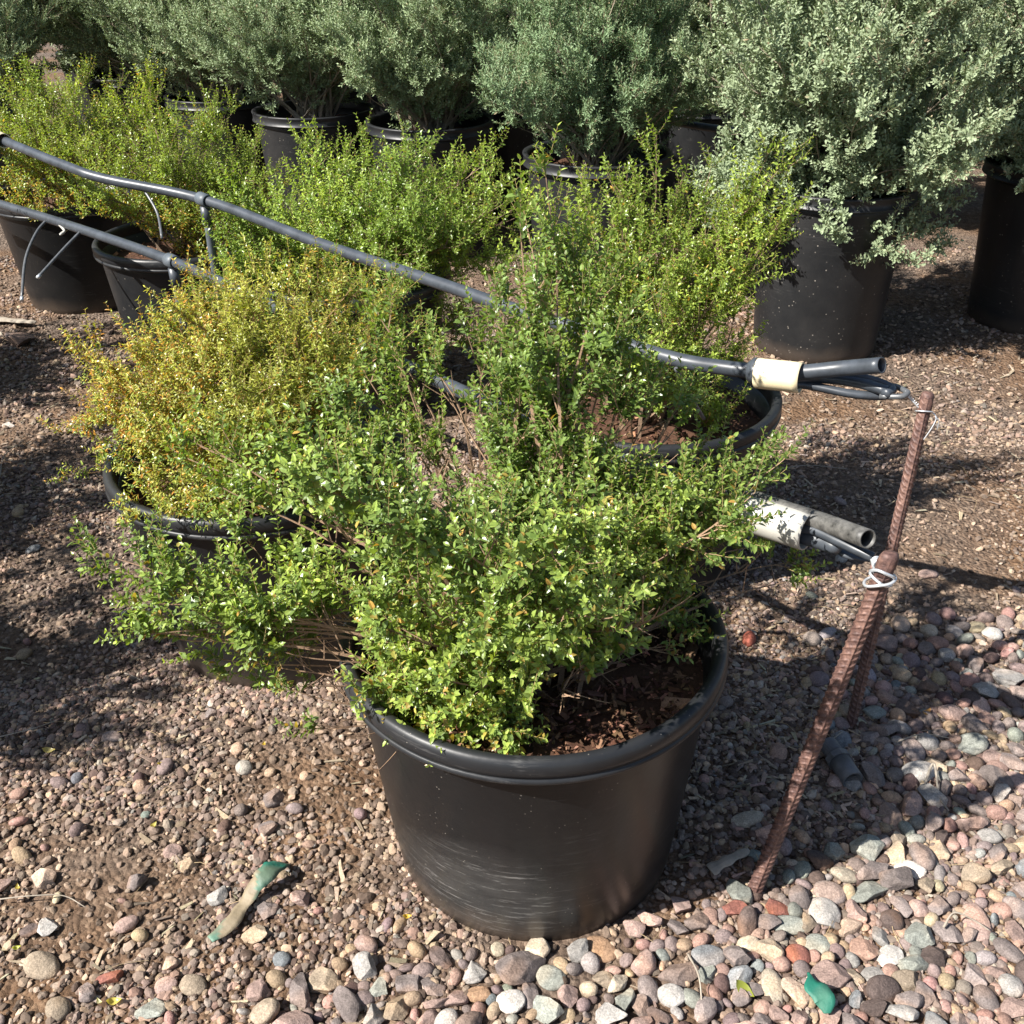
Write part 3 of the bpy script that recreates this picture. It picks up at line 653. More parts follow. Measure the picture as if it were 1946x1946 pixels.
# ---------------------------------------------------------------- pots
def pot_parts(root, r, rb, h, kind, shear=(0, 0), soilz=None, soilcol=(.125, .066, .042), rng=None, chipn=900, matb=None):
    k = r / .31
    wall = [(0.001, .004), (rb - .02, .002), (rb - .006, .0), (rb, .006)]
    for q in np.linspace(.05, .97, 14):
        wall.append((rb + (r - .020 - rb) * q ** .92, .006 + (h - .045 - .006) * q))
    wall += [(r - .0195, h - .040), (r - .0245, h - .040), (r - .0255, h - .045)]
    for q in np.linspace(1, .0, 8): wall.append((rb - .006 + (r - .026 - rb) * q, .012 + (h - .06) * q))
    wall += [(0.001, .012)]
    V, F = lathe(wall, 112, shear)
    V[:, 0] *= 1 + .006 * np.sin(2 * np.arctan2(V[:, 1], V[:, 0]) + .8) 
    body = link('pot', mesh('pot', V, F, matb or M_pot, smooth=True), root)
    if kind == 'squat':
        rim = [(r - .0235, h - .046), (r - .0185, h - .0455), (r - .004, h - .043), (r, h - .040), (r + .0015, h - .036), (r - .001, h - .0325), (r - .003, h - .031),
               (r - .001, h - .029), (r + .001, h - .020), (r + .0005, h - .010), (r - .003, h - .003), (r - .009, h), (r - .016, h - .0015), (r - .0215, h - .007), (r - .023, h - .016), (r - .0235, h - .046)]
    else:
        rim = [(r - .0235, h - .046), (r - .004, h - .0455), (r + .0005, h - .043), (r + .0005, h - .040), (r - .0035, h - .038), (r - .003, h - .012), (r + .001, h - .006),
               (r, h - .001), (r - .006, h), (r - .016, h - .001), (r - .022, h - .006), (r - .0235, h - .016), (r - .0235, h - .046)]
    V, F = lathe(rim, 112, shear); V[:, 0] *= 1 + .006 * np.sin(2 * np.arctan2(V[:, 1], V[:, 0]) + .8)
    link('rim', mesh('rim', V, F, M_rim, smooth=True), body)
    sz = soilz if soilz is not None else h - .075
    rs = rb + (r - .027 - rb) * (sz / (h - .05)); rng = rng or np.random.default_rng(1)
    rr = np.concatenate([[.001], np.linspace(.02, rs + .002, 14)]); th = np.linspace(0, 2 * np.pi, 60, endpoint=False)
    prof = np.stack([rr, np.full(len(rr), sz)], 1); V, F = lathe(prof, 60, shear); V[:, 2] += .008 * field(V, 4, 22) + rng.normal(0, .002, len(V)) + .015 * (1 - np.hypot(V[:, 0], V[:, 1]) / rs)
    mb = MB(); mb.add(V, F, np.array(soilcol) * .6)
    if chipn:
        a = rng.uniform(0, 6.28, chipn); q = rs * np.sqrt(rng.random(chipn)) * .98; L = rng.lognormal(math.log(.011), .5, chipn)
        P = np.stack([q * np.cos(a) + shear[0] * sz, q * np.sin(a) + shear[1] * sz, np.full(chipn, sz + .007) + .015 * (1 - q / rs)], 1)
        cc = np.array(soilcol) * rng.lognormal(0, .6, (chipn, 1)) * (1 + rng.normal(0, .08, (chipn, 3)))
        V, F, c2 = chips(P, L, L * rng.uniform(.2, .5, chipn), np.full(chipn, .002), rng, cc, .35); mb.add(V, F, c2)
    link('soil', mb.build('soil', M_chip), root)

GRP_G = 'potted glossy green shrubs along the drip pipes'
def potted(name, x, y, label, cat, group, grow_args, mat, rng, potargs, seedb=(0, 0)):
    root = empty(name, (x, y, 0), label, cat, group)
    pot_parts(root, rng=rng, **potargs)
    off = np.array((x, y, 0.))
    br, (V, F, c) = grow(rng, **grow_args)
    br.V = [v - off for v in br.V]
    link('branches', br.build('branches', M_bark), root)
    link('leaves', mesh('leaves', V - off, F, mat, c, False), root)
    return root

def ell(rng, n, cen, rad, zmin=-.5, jit=.15):
    d = unit(rng.normal(size=(n * 3, 3))); d = d[d[:, 2] > zmin][:n]
    return np.array(cen) + d * np.array(rad) * (1 - jit + rng.random((len(d), 1)) * jit * 1.6)

# ---- front shrub
rA = np.random.default_rng(21)
tA = [(1120,1290,1.14),(1260,1230,1.22),(980,1370,1.09),(1060,1330,1.10),(1180,1240,1.16),(1000,400,1.6),(1050,470,1.6),(950,560,1.58),(1130,510,1.55),(1160,660,1.5),(1200,680,1.52),(1240,760,1.5),(940,730,1.55),(820,660,1.7),(740,720,1.65),(1300,740,1.55),(1100,770,1.45),(210,1080,1.33),(300,1130,1.28),(260,1185,1.24),(380,1180,1.24),(330,1205,1.24),(500,1170,1.22),(500,870,1.24),(600,880,1.18),(680,930,1.12),(350,830,1.6),(1450,890,1.42),(1380,960,1.28),(1500,1090,1.42),(160,1052,1.35),(235,1190,1.22),(300,1120,1.28),(330,1165,1.22),(275,800,1.75),(330,860,1.68),(420,905,1.5),(545,852,1.2),(610,905,1.15),(700,925,1.12),(750,980,1.08),
      (600,1390,1.16),(690,1400,1.12),(660,1300,1.12),(740,1420,1.1),(520,1270,1.22),(470,1200,1.24),(410,1240,1.3),(520,1180,1.2),(570,1250,1.2),(560,1330,1.2),(650,1350,1.18),(620,1290,1.15),(700,1120,1.1),
      (900,1050,1.0),(1125,1000,1.02),(1040,1010,1.02),(960,1060,1.0),(1270,1150,1.06),(1200,1130,1.05),(1120,1150,1.0),(800,1130,1.05),(850,1290,1.05),(800,1400,1.08),(720,1200,1.08),(900,1180,1.0),(1020,1200,1.03),(780,1300,1.1),(900,1390,1.08),(950,1300,1.1),
      (1030,350,1.6),(975,450,1.55),(1080,440,1.6),(1110,560,1.5),(1000,560,1.5),(1170,600,1.5),(965,650,1.5),(1120,680,1.45),(1210,740,1.45),(890,650,1.65),(700,570,1.8),(740,640,1.75),(690,700,1.7),(850,720,1.6),(900,790,1.5),(780,790,1.55),(620,760,1.6),(960,850,1.45),(1050,760,1.5),(830,870,1.4),(700,830,1.5),
      (1440,850,1.5),(1400,880,1.5),(1340,830,1.55),(1300,900,1.4),(1500,1060,1.45),(1440,1010,1.42),(1400,1100,1.4),(1330,1010,1.35),(1270,800,1.5),(1330,1110,1.32),(1250,960,1.35),(1180,900,1.38),(1100,880,1.4),(900,950,1.35),(1000,950,1.35),(1180,1020,1.25),(1360,930,1.45),(1430,930,1.5),(860,1000,1.3),(1230,1060,1.25)]
TA = np.array([AY(*q) for q in tA])
def gapA(O, rng): # leaves thin out towards the bare right side of the soil
    d = np.hypot(O[:, 0] - .20, O[:, 1] - 1.22)
    hole = (O[:, 2] < .50) & (d < .085) & (rng.random(len(O)) < .9)
    rc = np.hypot(O[:, 0] - .05, O[:, 1] - 1.30)
    return ~hole & ((field(O, 5, 19) > -.36 + .3 * rng.random(len(O))) | (rc > .40) | (O[:, 2] > .74))
palA = palette((.142, .218, .055), (.46, .57, .11), (.46, .27, .07), .03, 3, 7, .8, .32, lambda P: .10 * (P[:, 2] < .5))
potted('potted_shrub', .036, 1.304, 'large open-branched glossy green shrub in the wide scuffed black pot at the front', 'potted shrub', GRP_G,
       dict(base=(.03, 1.30, .37), targets=TA, nsec=10, ntw=6, lsec=.095, ltw=.050, rise=.07, shrink=.4, leafL=.0132, leafW=.50, gap=.0062, pal=palA, up=.3, spread=.05, gaps=gapA, stemr=.006, barkcol=(.26, .17, .11)),
       M_leaf, rA, dict(r=.303, rb=.240, h=.452, kind='squat', shear=(-.010, .0), soilz=.375, chipn=2600, matb=M_pot_front))
# ---- yellowing shrub, middle left
rB = np.random.default_rng(22)
tB = [(130,800,1.9),(150,880,1.85),(200,700,2.0),(250,640,2.05),(330,600,2.05),(420,540,2.05),(500,500,2.05),(600,500,2.05),(690,520,2.05),(735,570,2.0),(700,650,1.95),(640,800,1.8),(560,880,1.72),(450,850,1.68),
      (350,880,1.72),(250,890,1.78),(400,780,1.65),(500,700,1.7),(350,700,1.78),(600,650,1.8),(560,600,1.88),(440,620,1.85),(300,800,1.72),(560,760,1.72),(220,800,1.85),(480,560,1.95),(660,720,1.85),(300,680,1.95),(380,620,1.95),(180,770,1.9),(700,780,1.85),(620,560,1.95),(480,800,1.66)]
tB += [(260,960,1.68),(330,970,1.62),(420,980,1.6),(230,930,1.72),(500,960,1.62)]
TB = np.vstack([np.array([AY(*q) for q in tB]), ell(rB, 26, (-.5, 2.0, .60), (.36, .30, .20))])
_pb1 = palette((.17, .28, .06), (.46, .56, .12), (.58, .28, .05), .05, 5, 8, .8, .3); _pb2 = palette((.30, .33, .06), (.62, .60, .12), (.58, .26, .05), .10, 15, 8, .8, .3, lambda P: .22 * (P[:, 0] < -.55) * (P[:, 2] > .5) + .18 * (P[:, 2] < .60) * (P[:, 0] > -.5))
def palB(P, tp, tt, rng):
    k = (field(P, 55, 5) + 1.2 * np.clip((P[:, 2] - .55) * 3, -.6, .8) - 1.6 * (P[:, 0] + .55) + rng.normal(0, .35, len(P)) > .85)[:, None]
    return np.where(k, _pb2(P, tp, tt, rng), _pb1(P, tp, tt, rng))
potted('potted_shrub', -.527, 1.932, 'dense yellowing shrub with orange-brown patches in the black pot left of the front one', 'potted shrub', GRP_G,
       dict(base=(-.52, 1.93, .36), targets=TB, nsec=13, ntw=7, lsec=.12, ltw=.045, rise=.10, leafL=.0105, leafW=.36, gap=.0055, pal=palB, up=.28, spread=.06, curl=.35, leaf_jit=.5, barkcol=(.24, .15, .08)),
       M_leaf, rB, dict(r=.31, rb=.243, h=.452, kind='squat', shear=(-.02, .02), soilz=.375, chipn=700))
# ---- shrub behind the front one, right
rC = np.random.default_rng(23)
tC = [(1240,290,2.4),(1210,350,2.4),(1275,340,2.4),(1480,295,2.3),(1500,385,2.25),(1430,400,2.3),(1380,440,2.3),(1300,400,2.35),(1160,390,2.35),(1110,430,2.3),(1350,560,2.1),(1400,500,2.15),(1250,560,2.05),(1200,640,2.0),
      (1330,650,2.1),(1380,800,2.1),(1120,520,2.2),(1060,560,2.2),(1300,480,2.2),(1200,460,2.25),(1300,730,2.05),(1420,570,2.2),(1240,700,2.0),(1150,620,2.1),(1370,690,2.15),(1060,650,2.1),(1440,330,2.3),(1400,360,2.35),(1340,330,2.5),(1180,500,2.3)]
tC += [(1020,400,2.3),(1060,480,2.3),(1100,350,2.5),(1010,500,2.3),(1160,330,2.45),(1440,450,2.2),(1470,420,2.3),(1180,420,2.3),(1280,440,2.3),(1040,570,2.2)]
TC = np.vstack([np.array([AY(*q) for q in tC])])
palC = palette((.20, .285, .05), (.52, .62, .10), (.45, .24, .05), .035, 6, 8, .8, .22)
potted('potted_shrub', .322, 2.24, 'loose bright green shrub with tall spikes in the pot behind the front one', 'potted shrub', GRP_G,
       dict(base=(.32, 2.24, .36), targets=TC, nsec=12, ntw=6, lsec=.125, ltw=.048, rise=.06, leafL=.0115, leafW=.45, gap=.006, pal=palC, up=.32, spread=.05, barkcol=(.22, .15, .10)),
       M_leaf, rC, dict(r=.31, rb=.243, h=.452, kind='squat', shear=(.0, -.02), soilz=.36, chipn=700))
# ---- full shrub in the middle, behind the upper pipe
rG = np.random.default_rng(24)
tG = [(440,380,3.3),(500,380,3.3),(620,340,3.2),(720,330,3.2),(870,300,3.3),(960,330,3.2),(990,400,3.1),(680,480,2.95),(960,470,3.1),(830,460,3.0),(420,520,3.0),(820,680,3.15),(890,660,3.2),(430,470,3.1),(470,420,3.2),(560,330,3.3),(640,280,3.3),(680,270,3.35),(580,265,3.4),(760,300,3.2),(800,310,3.2),(850,380,3.1),(900,320,3.2),(930,300,3.2),(960,400,3.1),(980,350,3.2),(900,450,3.05),(860,530,3.0),(920,520,3.1),(830,600,3.05),(880,590,3.15),(760,560,3.0),(640,450,2.95),(540,470,2.95),(700,380,3.0),
      (520,540,3.0),(600,550,2.95),(780,460,2.95),(740,630,3.05),(830,640,3.2),(900,640,3.3),(800,400,3.0),(600,390,3.05),(500,500,3.0)]
TG = np.vstack([np.array([AY(*q) for q in tG]), ell(rG, 26, (-.42, 3.2, .55), (.48, .36, .26), -.4)])
palG = palette((.20, .30, .055), (.50, .62, .10), (.40, .24, .04), .03, 7, 6, .8, .22)
potted('potted_shrub', -.50, 3.22, 'full rounded green shrub behind the upper drip pipe in the middle', 'potted shrub', GRP_G,
       dict(base=(-.50, 3.22, .36), targets=TG, nsec=12, ntw=7, lsec=.15, ltw=.055, rise=.08, leafL=.0125, leafW=.45, gap=.0075, pal=palG, up=.3, spread=.06),
       M_leaf, rG, dict(r=.31, rb=.243, h=.44, kind='squat', soilz=.36, chipn=200))
# ---- two shrubs at the back left
rD = np.random.default_rng(25)
tD = [(280,140,3.8),(285,180,3.8),(230,190,3.8),(330,220,3.75),(480,300,3.7),(460,360,3.6),(400,330,3.5),(300,290,3.5),(240,300,3.5),(350,420,3.4),(280,430,3.4),(420,440,3.45),(230,400,3.5),(380,480,3.42),(320,360,3.4),(200,250,3.7),(500,350,3.65)]
TD = np.vstack([np.array([AY(*q) for q in tD]), ell(rD, 22, (-1.14, 3.62, .62), (.36, .30, .26), -.5)])
palD = palette((.20, .285, .04), (.50, .58, .075), (.56, .30, .05), .05, 8, 7, .8, .22, lambda P: .42 * np.clip((.66 - P[:, 2]) / .15, 0, 1))
potted('potted_shrub', -1.14, 3.61, 'yellow-green shrub with orange lower leaves beside the upper pipe support', 'potted shrub', GRP_G,
       dict(base=(-1.14, 3.61, .36), targets=TD, nsec=12, ntw=7, lsec=.14, ltw=.05, rise=.06, leafL=.0115, leafW=.45, gap=.0072, pal=palD, up=.38, spread=.06),
       M_leaf, rD, dict(r=.31, rb=.243, h=.45, kind='squat', soilz=.37, chipn=300, matb=M_pot_old))
rE = np.random.default_rng(26)
tE = [(20,190,4.15),(80,150,4.2),(140,170,4.2),(60,230,4.0),(10,270,3.95),(100,300,3.9),(40,350,3.85),(120,380,3.85),(170,330,3.9),(200,220,4.1),(160,270,3.95),(20,380,3.9),(70,400,3.9)]
TE = np.vstack([np.array([AY(*q) for q in tE]), ell(rE, 26, (-1.82, 4.28, .68), (.38, .34, .26), -.5)])
potted('potted_shrub', -1.80, 4.30, 'leafy yellow-green shrub in the crinkled black pot at the far left edge', 'potted shrub', GRP_G,
       dict(base=(-1.80, 4.30, .36), targets=TE, nsec=12, ntw=7, lsec=.14, ltw=.05, rise=.06, leafL=.012, leafW=.45, gap=.008, pal=palD, up=.38, spread=.06),
       M_leaf, rE, dict(r=.31, rb=.243, h=.45, kind='squat', soilz=.37, chipn=200))
# ---- same kind of plants just outside the frame at the left; their shade falls into it
palO = palette((.13, .20, .03), (.34, .44, .05), (.45, .24, .05), .04, 6, 8, .8, .22)
for k, (x, y, rad, lab) in enumerate(((-1.72, 1.46, (.46, .40, .30), 'open green shrub in a black pot just left of the frame, nearest the camera'),
                            (-2.02, 2.24, (.46, .42, .34), 'open green shrub in a black pot left of the frame, beside the yellowing shrub'),
                            (-2.42, 3.22, (.50, .42, .36), 'green shrub in a black pot left of the frame, before the crinkled pot'))):
    ro = np.random.default_rng(40 + k)
    potted('potted_shrub', x, y, lab, 'potted shrub', GRP_G,
           dict(base=(x, y, .36), targets=ell(ro, 40, (x, y, .66), rad, -.35, .3), nsec=10, ntw=6, lsec=.13, ltw=.05, rise=.06, leafL=.015, leafW=.5, gap=.008, pal=palO, up=.4, spread=.06, simple=True),
           M_leaf, ro, dict(r=.31, rb=.243, h=.45, kind='squat', soilz=.37, chipn=50))

# ---------------------------------------------------------------- silver and dark sage shrubs in tall pots
GRP_S = 'grey-green sage shrubs in tall black pots'
def sage_proto(kind, seed, rad, cz, n, leafL, leafW, simple, nsec=13, ntw=7, col='silver', zd=.76, zm=-.50):
    r = np.random.default_rng(seed)
    if col == 'silver': pal = palette((.27, .335, .195), (.41, .465, .285), (.34, .27, .17), .03, seed, 5, .5, .16)
    elif col == 'dark': pal = palette((.20, .29, .15), (.36, .45, .23), (.30, .23, .14), .04, seed, 5, .5, .2)
    else: pal = palette((.27, .35, .19), (.44, .51, .29), (.30, .23, .14), .03, seed, 5, .5, .18)
    T = np.vstack([ell(r, n, (0, 0, cz), rad, zm, .2), ell(r, n // 2, (0, 0, cz), np.array(rad) * .66, -.7, .3)])
    a_ = r.uniform(0, 6.28, 12); T = np.vstack([T, np.stack([.36 * np.cos(a_), .34 * np.sin(a_), r.uniform(zd, zd + .15, 12)], 1)])
    T += .05 * np.stack([field(T, seed + i, 7) for i in range(3)], 1)
    br, (V, F, c) = grow(r, (0, 0, .50), T, nsec=nsec, ntw=ntw, lsec=.15, ltw=.055, rise=.04, leafL=leafL, leafW=leafW, gap=.0075 if kind == 'big' else .0065,
                         pal=pal, up=.28, spread=.04, simple=simple, obov=True, fold=.25, curl=.05, leaf_jit=.3, open_=.45, stemr=.007, barkcol=(.30, .25, .19))
    bm_ = br.build('branches', M_bark); lm = mesh('leaves', V, F, M_sage, c, False)
    return bm_, lm
PR = {'silver_near': sage_proto('big', 61, (.50, .46, .50), .92, 84, .0175, .44, False, 13, 8, 'silver', .40, -.95),
      'silver': sage_proto('big', 62, (.50, .48, .48), 1.0, 60, .021, .44, True, 13, 8, 'silver', .55, -.75),
      'dark1': sage_proto('fine', 63, (.46, .46, .46), 1.0, 60, .017, .33, True, 14, 8, 'dark'),
      'dark2': sage_proto('fine', 64, (.54, .50, .50), 1.03, 62, .018, .34, True, 14, 8, 'mid'),
      'dark3': sage_proto('fine', 65, (.50, .48, .46), 1.0, 60, .017, .33, True, 14, 8, 'mid')}
tallpot = {}
def sage(kind, x, y, rz, label, s=1.0, r=.295, rb=.235, h=.60, soil=True, sz=None, dz=0):
    root = empty('potted_sage', (x, y, 0), label, 'potted shrub', GRP_S, rz)
    key = (r, rb, h)
    if key not in tallpot:
        pot_parts(root, r, rb, h, 'tall', rng=np.random.default_rng(3), chipn=120, matb=M_pot_old)
        tallpot[key] = {c.name.split('.')[0]: c.data for c in root.children} | {'rim': [c for c in root.children if c.name.startswith('pot')][0].children[0].data}
    else:
        d = tallpot[key]; p = link('pot', d['pot'], root); link('rim', d['rim'], p); link('soil', d['soil'], root)
    bm_, lm = PR[kind]
    for nm, me in (('branches', bm_), ('leaves', lm)):
        o = link(nm, me, root, (0, 0, dz)); o.scale = (s, s, sz or s)
    return root
sage('silver_near', 1.145, 3.67, .4, 'big silvery sage in the sunlit tall black pot at right', 1.03, .275, .222, .60)
sage('silver', 2.08, 3.92, 2.0, 'silvery sage in the shaded tall pot cut by the right edge', 1.0)
sage('dark1', .35, 4.22, 1.1, 'dark upright sage in the tall pot behind the spiky green shrub', .97, sz=1.0)
sage('dark2', -.36, 4.98, 2.4, 'wide sage hanging over the middle tall pot left of the gap', 1.0)
sage('dark3', -.95, 5.32, .3, 'dark sage in the second tall pot from the left of the back row', 1.05)
sage('dark2', -1.52, 5.82, 4.0, 'pale sunlit sage in the leftmost fully visible tall pot', 1.02)
sage('dark1', .02, 5.72, 5.2, 'sage in the shaded tall pot tucked behind the middle one', 1.08)
sage('dark3', -2.72, 5.75, 1.9, 'sage behind the far left shrub, second pot from the left edge', 1.05)
sage('dark1', -3.25, 5.65, .9, 'dark sage in the tall pot at the left edge', 1.05)
sage('silver', .98, 5.45, 3.3, 'grey sage over the dark pot seen between the two nearer sages', 1.02)
sage('silver', 1.75, 5.35, .9, 'silvery sage filling the space behind the big sunlit one', 1.08)
sage('dark2', 2.75, 5.2, 2.6, 'green sage at the upper right corner behind the shaded pot', 1.1)
sage('dark3', -3.55, 6.35, 3.0, 'sage in the very top left corner behind the edge pots', 1.15)
sage('dark2', -2.05, 6.25, .6, 'sage behind and between the two left visible tall pots', 1.1)
k = 0
for row, (y, xs) in enumerate(((6.75, (-3.2, -2.25, -1.1, -.35, .5, 1.35, 2.25, 3.2)), (7.9, (-3.9, -2.9, -1.9, -.9, .1, 1.1, 2.1, 3.1)))):
    side = ['leftmost', 'second from left', 'third from left', 'fourth from left', 'fifth from left', 'sixth from left', 'second from right', 'rightmost']
    for q, x in enumerate(xs):
        sage(['dark2', 'dark3', 'dark1', 'silver'][(k * 7 + row) % 4], x + .12 * math.sin(k * 3.1), y + .15 * math.cos(k * 2.3), k * 1.7,
             f"sage shrub {side[q]} in the {'row behind the visible tall pots' if row == 0 else 'last row at the top edge'}", 1.15); k += 1

# ---------------------------------------------------------------- drip pipes
def zpt(px, py, z): return G(px, py, z)
def upipe(pts, n): return catmull(np.array(pts), n)
ZU = .66
rt1 = empty('drip_pipe', zpt(960, 580, ZU), 'upper black drip pipe with a cream sleeve and folded end tied to the far stake', 'drip pipe', 'drip pipes strung over the pots')
o1 = np.array(rt1.location)
P1 = [zpt(-160, 190, .80), zpt(0, 262, .775), zpt(130, 315, .745), zpt(200, 338, .725), zpt(385, 377, .69), zpt(600, 458, .66), zpt(830, 535, .66), zpt(960, 580, .66), zpt(1130, 634, .66), zpt(1270, 677, .66), zpt(1360, 693, .66), zpt(1430, 701, .665)]
V, F = tube(upipe(P1, 120) - o1, .0148, 20); link('pipe', mesh('pipe', V, F, M_hose, smooth=True), rt1)
a, b = zpt(1428, 704, .665), zpt(1512, 713, .672)
V, F = pipe_hollow(upipe([a, (a + b) / 2, b], 8) - o1, .0285, .002, 32); link('sleeve', mesh('sleeve', V, F, M_cream, smooth=True), rt1)
ax = unit(b - a)
mb = MB()
# doubled pipe inside the sleeve, and its open tail
V, F = pipe_hollow(upipe([zpt(1420, 700, .668), zpt(1470, 702, .674), zpt(1520, 702, .682), zpt(1590, 695, .70), zpt(1664, 689, .728)], 24) - o1, .0145, .0024, 24); mb.add(V, F)
link('open_end', mb.build('open_end', M_hose, True), rt1)
mb = MB()
fl = np.array((0.25, .3, 1.))
V, F = tube(upipe([zpt(1415, 706, .66), zpt(1480, 714, .662), zpt(1550, 713, .665), zpt(1620, 722, .668), zpt(1674, 738, .668)], 24) - o1, .0135, 16, True, (fl, .75)); mb.add(V, F)
V, F = tube(upipe([zpt(1480, 722, .655), zpt(1530, 728, .652), zpt(1600, 742, .65), zpt(1650, 747, .65), zpt(1678, 745, .652)], 24) - o1, .0115, 16, True, (fl, .7)); mb.add(V, F)
V, F = tube(upipe([zpt(1500, 707, .675), zpt(1570, 706, .675), zpt(1640, 716, .674), zpt(1682, 733, .67), zpt(1670, 744, .668)], 24) - o1, .0085, 14); mb.add(V, F)
V, F = tube(upipe([zpt(1410, 700, .664), zpt(1424, 701, .665), zpt(1432, 702, .665)], 6) - o1, [.017, .022, .027, .027, .0265, .025], 18); mb.add(V, F)
link('folded_end', mb.build('folded_end', M_hose, True), rt1)
V, F = tube(upipe([zpt(1668, 730, .668), zpt(1690, 729, .67), zpt(1709, 738, .673), zpt(1712, 742, .672), zpt(1700, 748, .668), zpt(1660, 748, .66)], 26) - o1, .0052, 10); link('end_loop', mesh('end_loop', V, F, M_tubing, smooth=True), rt1)
for (pts) in ([(268, 354, .705), (282, 374, .68), (298, 405, .64), (306, 450, .59)], [(1275, 695, .65), (1290, 722, .61), (1310, 760, .55), (1328, 790, .50)]):
    V, F = tube(upipe([zpt(*q) for q in pts], 16) - o1, .0042, 10); link('drip_tube', mesh('drip_tube', V, F, M_tubing, smooth=True), rt1)
a, b = zpt(-12, 258, .775), zpt(8, 266, .775)
V, F = pipe_hollow(upipe([zpt(-60, 236, .785), b], 6) - o1, .024, .002, 28); link('sleeve', mesh('sleeve', V, F, M_cream, smooth=True), rt1)
# lower pipe
rt2 = empty('drip_pipe', zpt(1110, 850, .58), 'lower black drip pipe with pale sleeve and dusty folded end wired to near stake', 'drip pipe', 'drip pipes strung over the pots')
o2 = np.array(rt2.location)
P2 = [zpt(-160, 335, .58), zpt(0, 385, .58), zpt(130, 425, .575), zpt(325, 493, .58), zpt(520, 580, .58), zpt(760, 688, .58), zpt(1020, 808, .58), zpt(1110, 850, .58), zpt(1250, 895, .58), zpt(1400, 945, .58), zpt(1440, 962, .58)]
V, F = tube(upipe(P2, 120) - o2, .0148, 20); link('pipe', mesh('pipe', V, F, M_hose, smooth=True), rt2)
a, b = zpt(1392, 962, .58), zpt(1524, 1004, .585)
V, F = pipe_hollow(upipe([a, (a + b) / 2, b], 8) - o2, .0300, .0022, 32); link('sleeve', mesh('sleeve', V, F, M_greypvc, smooth=True), rt2)
V, F = pipe_hollow(upipe([zpt(1400, 935, .60), zpt(1480, 962, .60), zpt(1560, 988, .608), zpt(1638, 1017, .632)], 20) - o2, .0148, .0024, 24); link('open_end', mesh('open_end', V, F, M_hose_dusty, smooth=True), rt2)
mb = MB()
V, F = tube(upipe([zpt(1440, 985, .57), zpt(1500, 1006, .57), zpt(1545, 1020, .572), zpt(1572, 1030, .575), zpt(1585, 1040, .572)], 20) - o2, [.0135] * 14 + [.0133, .013, .012, .0105, .008, .004], 16); mb.add(V, F)
V, F = tube(upipe([zpt(1560, 1022, .565), zpt(1590, 1042, .562), zpt(1622, 1052, .560), zpt(1652, 1057, .559)], 18) - o2, np.concatenate([np.linspace(.006, .0105, 7), np.linspace(.0105, .004, 11)]), 14, True, ((.3, -.2, 1), .5)); mb.add(V, F)
V, F = tube(upipe([zpt(1500, 996, .585), zpt(1535, 1000, .592), zpt(1575, 1018, .594), zpt(1615, 1037, .594), zpt(1648, 1052, .592)], 22) - o2, .0078, 14); mb.add(V, F)
link('folded_end', mb.build('folded_end', M_hose, True), rt2)
for pts in ([(88, 415, .572), (68, 440, .545), (48, 490, .49), (41, 565, .41)], [(152, 437, .572), (120, 470, .535), (72, 523, .48)], [(1135, 925, .50), (1120, 960, .44), (1108, 990, .40)]):
    V, F = tube(upipe([zpt(*q) for q in pts], 16) - o2, .0045, 10); d = link('drip_tube', mesh('drip_tube', V, F, M_tubing, smooth=True), rt2)
    e = zpt(*pts[-1]); f = zpt(*pts[-2]); u = unit((e - f)[None])[0]
    V, F = tube(np.array([e - u * .010, e + u * .004]) - o2, .0056, 10); link('tip', mesh('tip', V, F, M_wire, smooth=True), d)
V, F = tube(upipe([zpt(112, 424, .572), zpt(122, 436, .56), zpt(114, 442, .555), zpt(126, 433, .558)], 12) - o2, .004, 8); link('plug', mesh('plug', V, F, M_greypvc, smooth=True), rt2)

# pipe supports: ring round the pipe on an upright post
for (px, py, z, zb, lab, pp) in ((385, 377, .69, 0, 'grey upright post holding the upper pipe in a ring', P1), (325, 493, .58, 0, 'grey upright post holding the lower pipe in a ring', P2)):
    c = zpt(px, py, z); rt = empty('pipe_support', (c[0], c[1], 0), lab, 'pipe support', 'pipe supports')
    i = [q for q in range(len(pp) - 1) if pp[q][0] < c[0] + 1e-6][-1]; dr = unit((pp[i + 1] - pp[i])[None])[0]; off = np.array((c[0], c[1], 0))
    V, F = pipe_hollow(np.array([c - dr * .022, c, c + dr * .022]) - off, .0195, .004, 26); link('ring', mesh('ring', V, F, M_grey, smooth=True), rt)
    zs = [(0.0, .0), (0, z - .16), (.001, z - .10), (0, z - .019)]
    V, F = tube(np.array([(q, 0, zz) for q, zz in zs]), [.0125, .0125, .0125, .0125], 18); link('post', mesh('post', V, F, M_grey, smooth=True), rt)
    V, F = tube(np.array([(0, 0, z - .075), (0, 0, z - .019)]), .0155, 18); link('socket', mesh('socket', V, F, M_hose, smooth=True), rt)
# a third pipe behind the back row
pb = [zpt(640, 138, .66), zpt(800, 150, .66), zpt(965, 172, .66), zpt(1130, 205, .66), zpt(1300, 235, .66), zpt(1500, 262, .66)]
V, F = tube(upipe(pb, 40) - pb[1], .0148, 14); o = link('drip_pipe', mesh('drip_pipe', V, F, M_hose, smooth=True), None, pb[1])
tag(o, 'far drip pipe glinting between the back row sages', 'drip pipe', 'drip pipes strung over the pots')

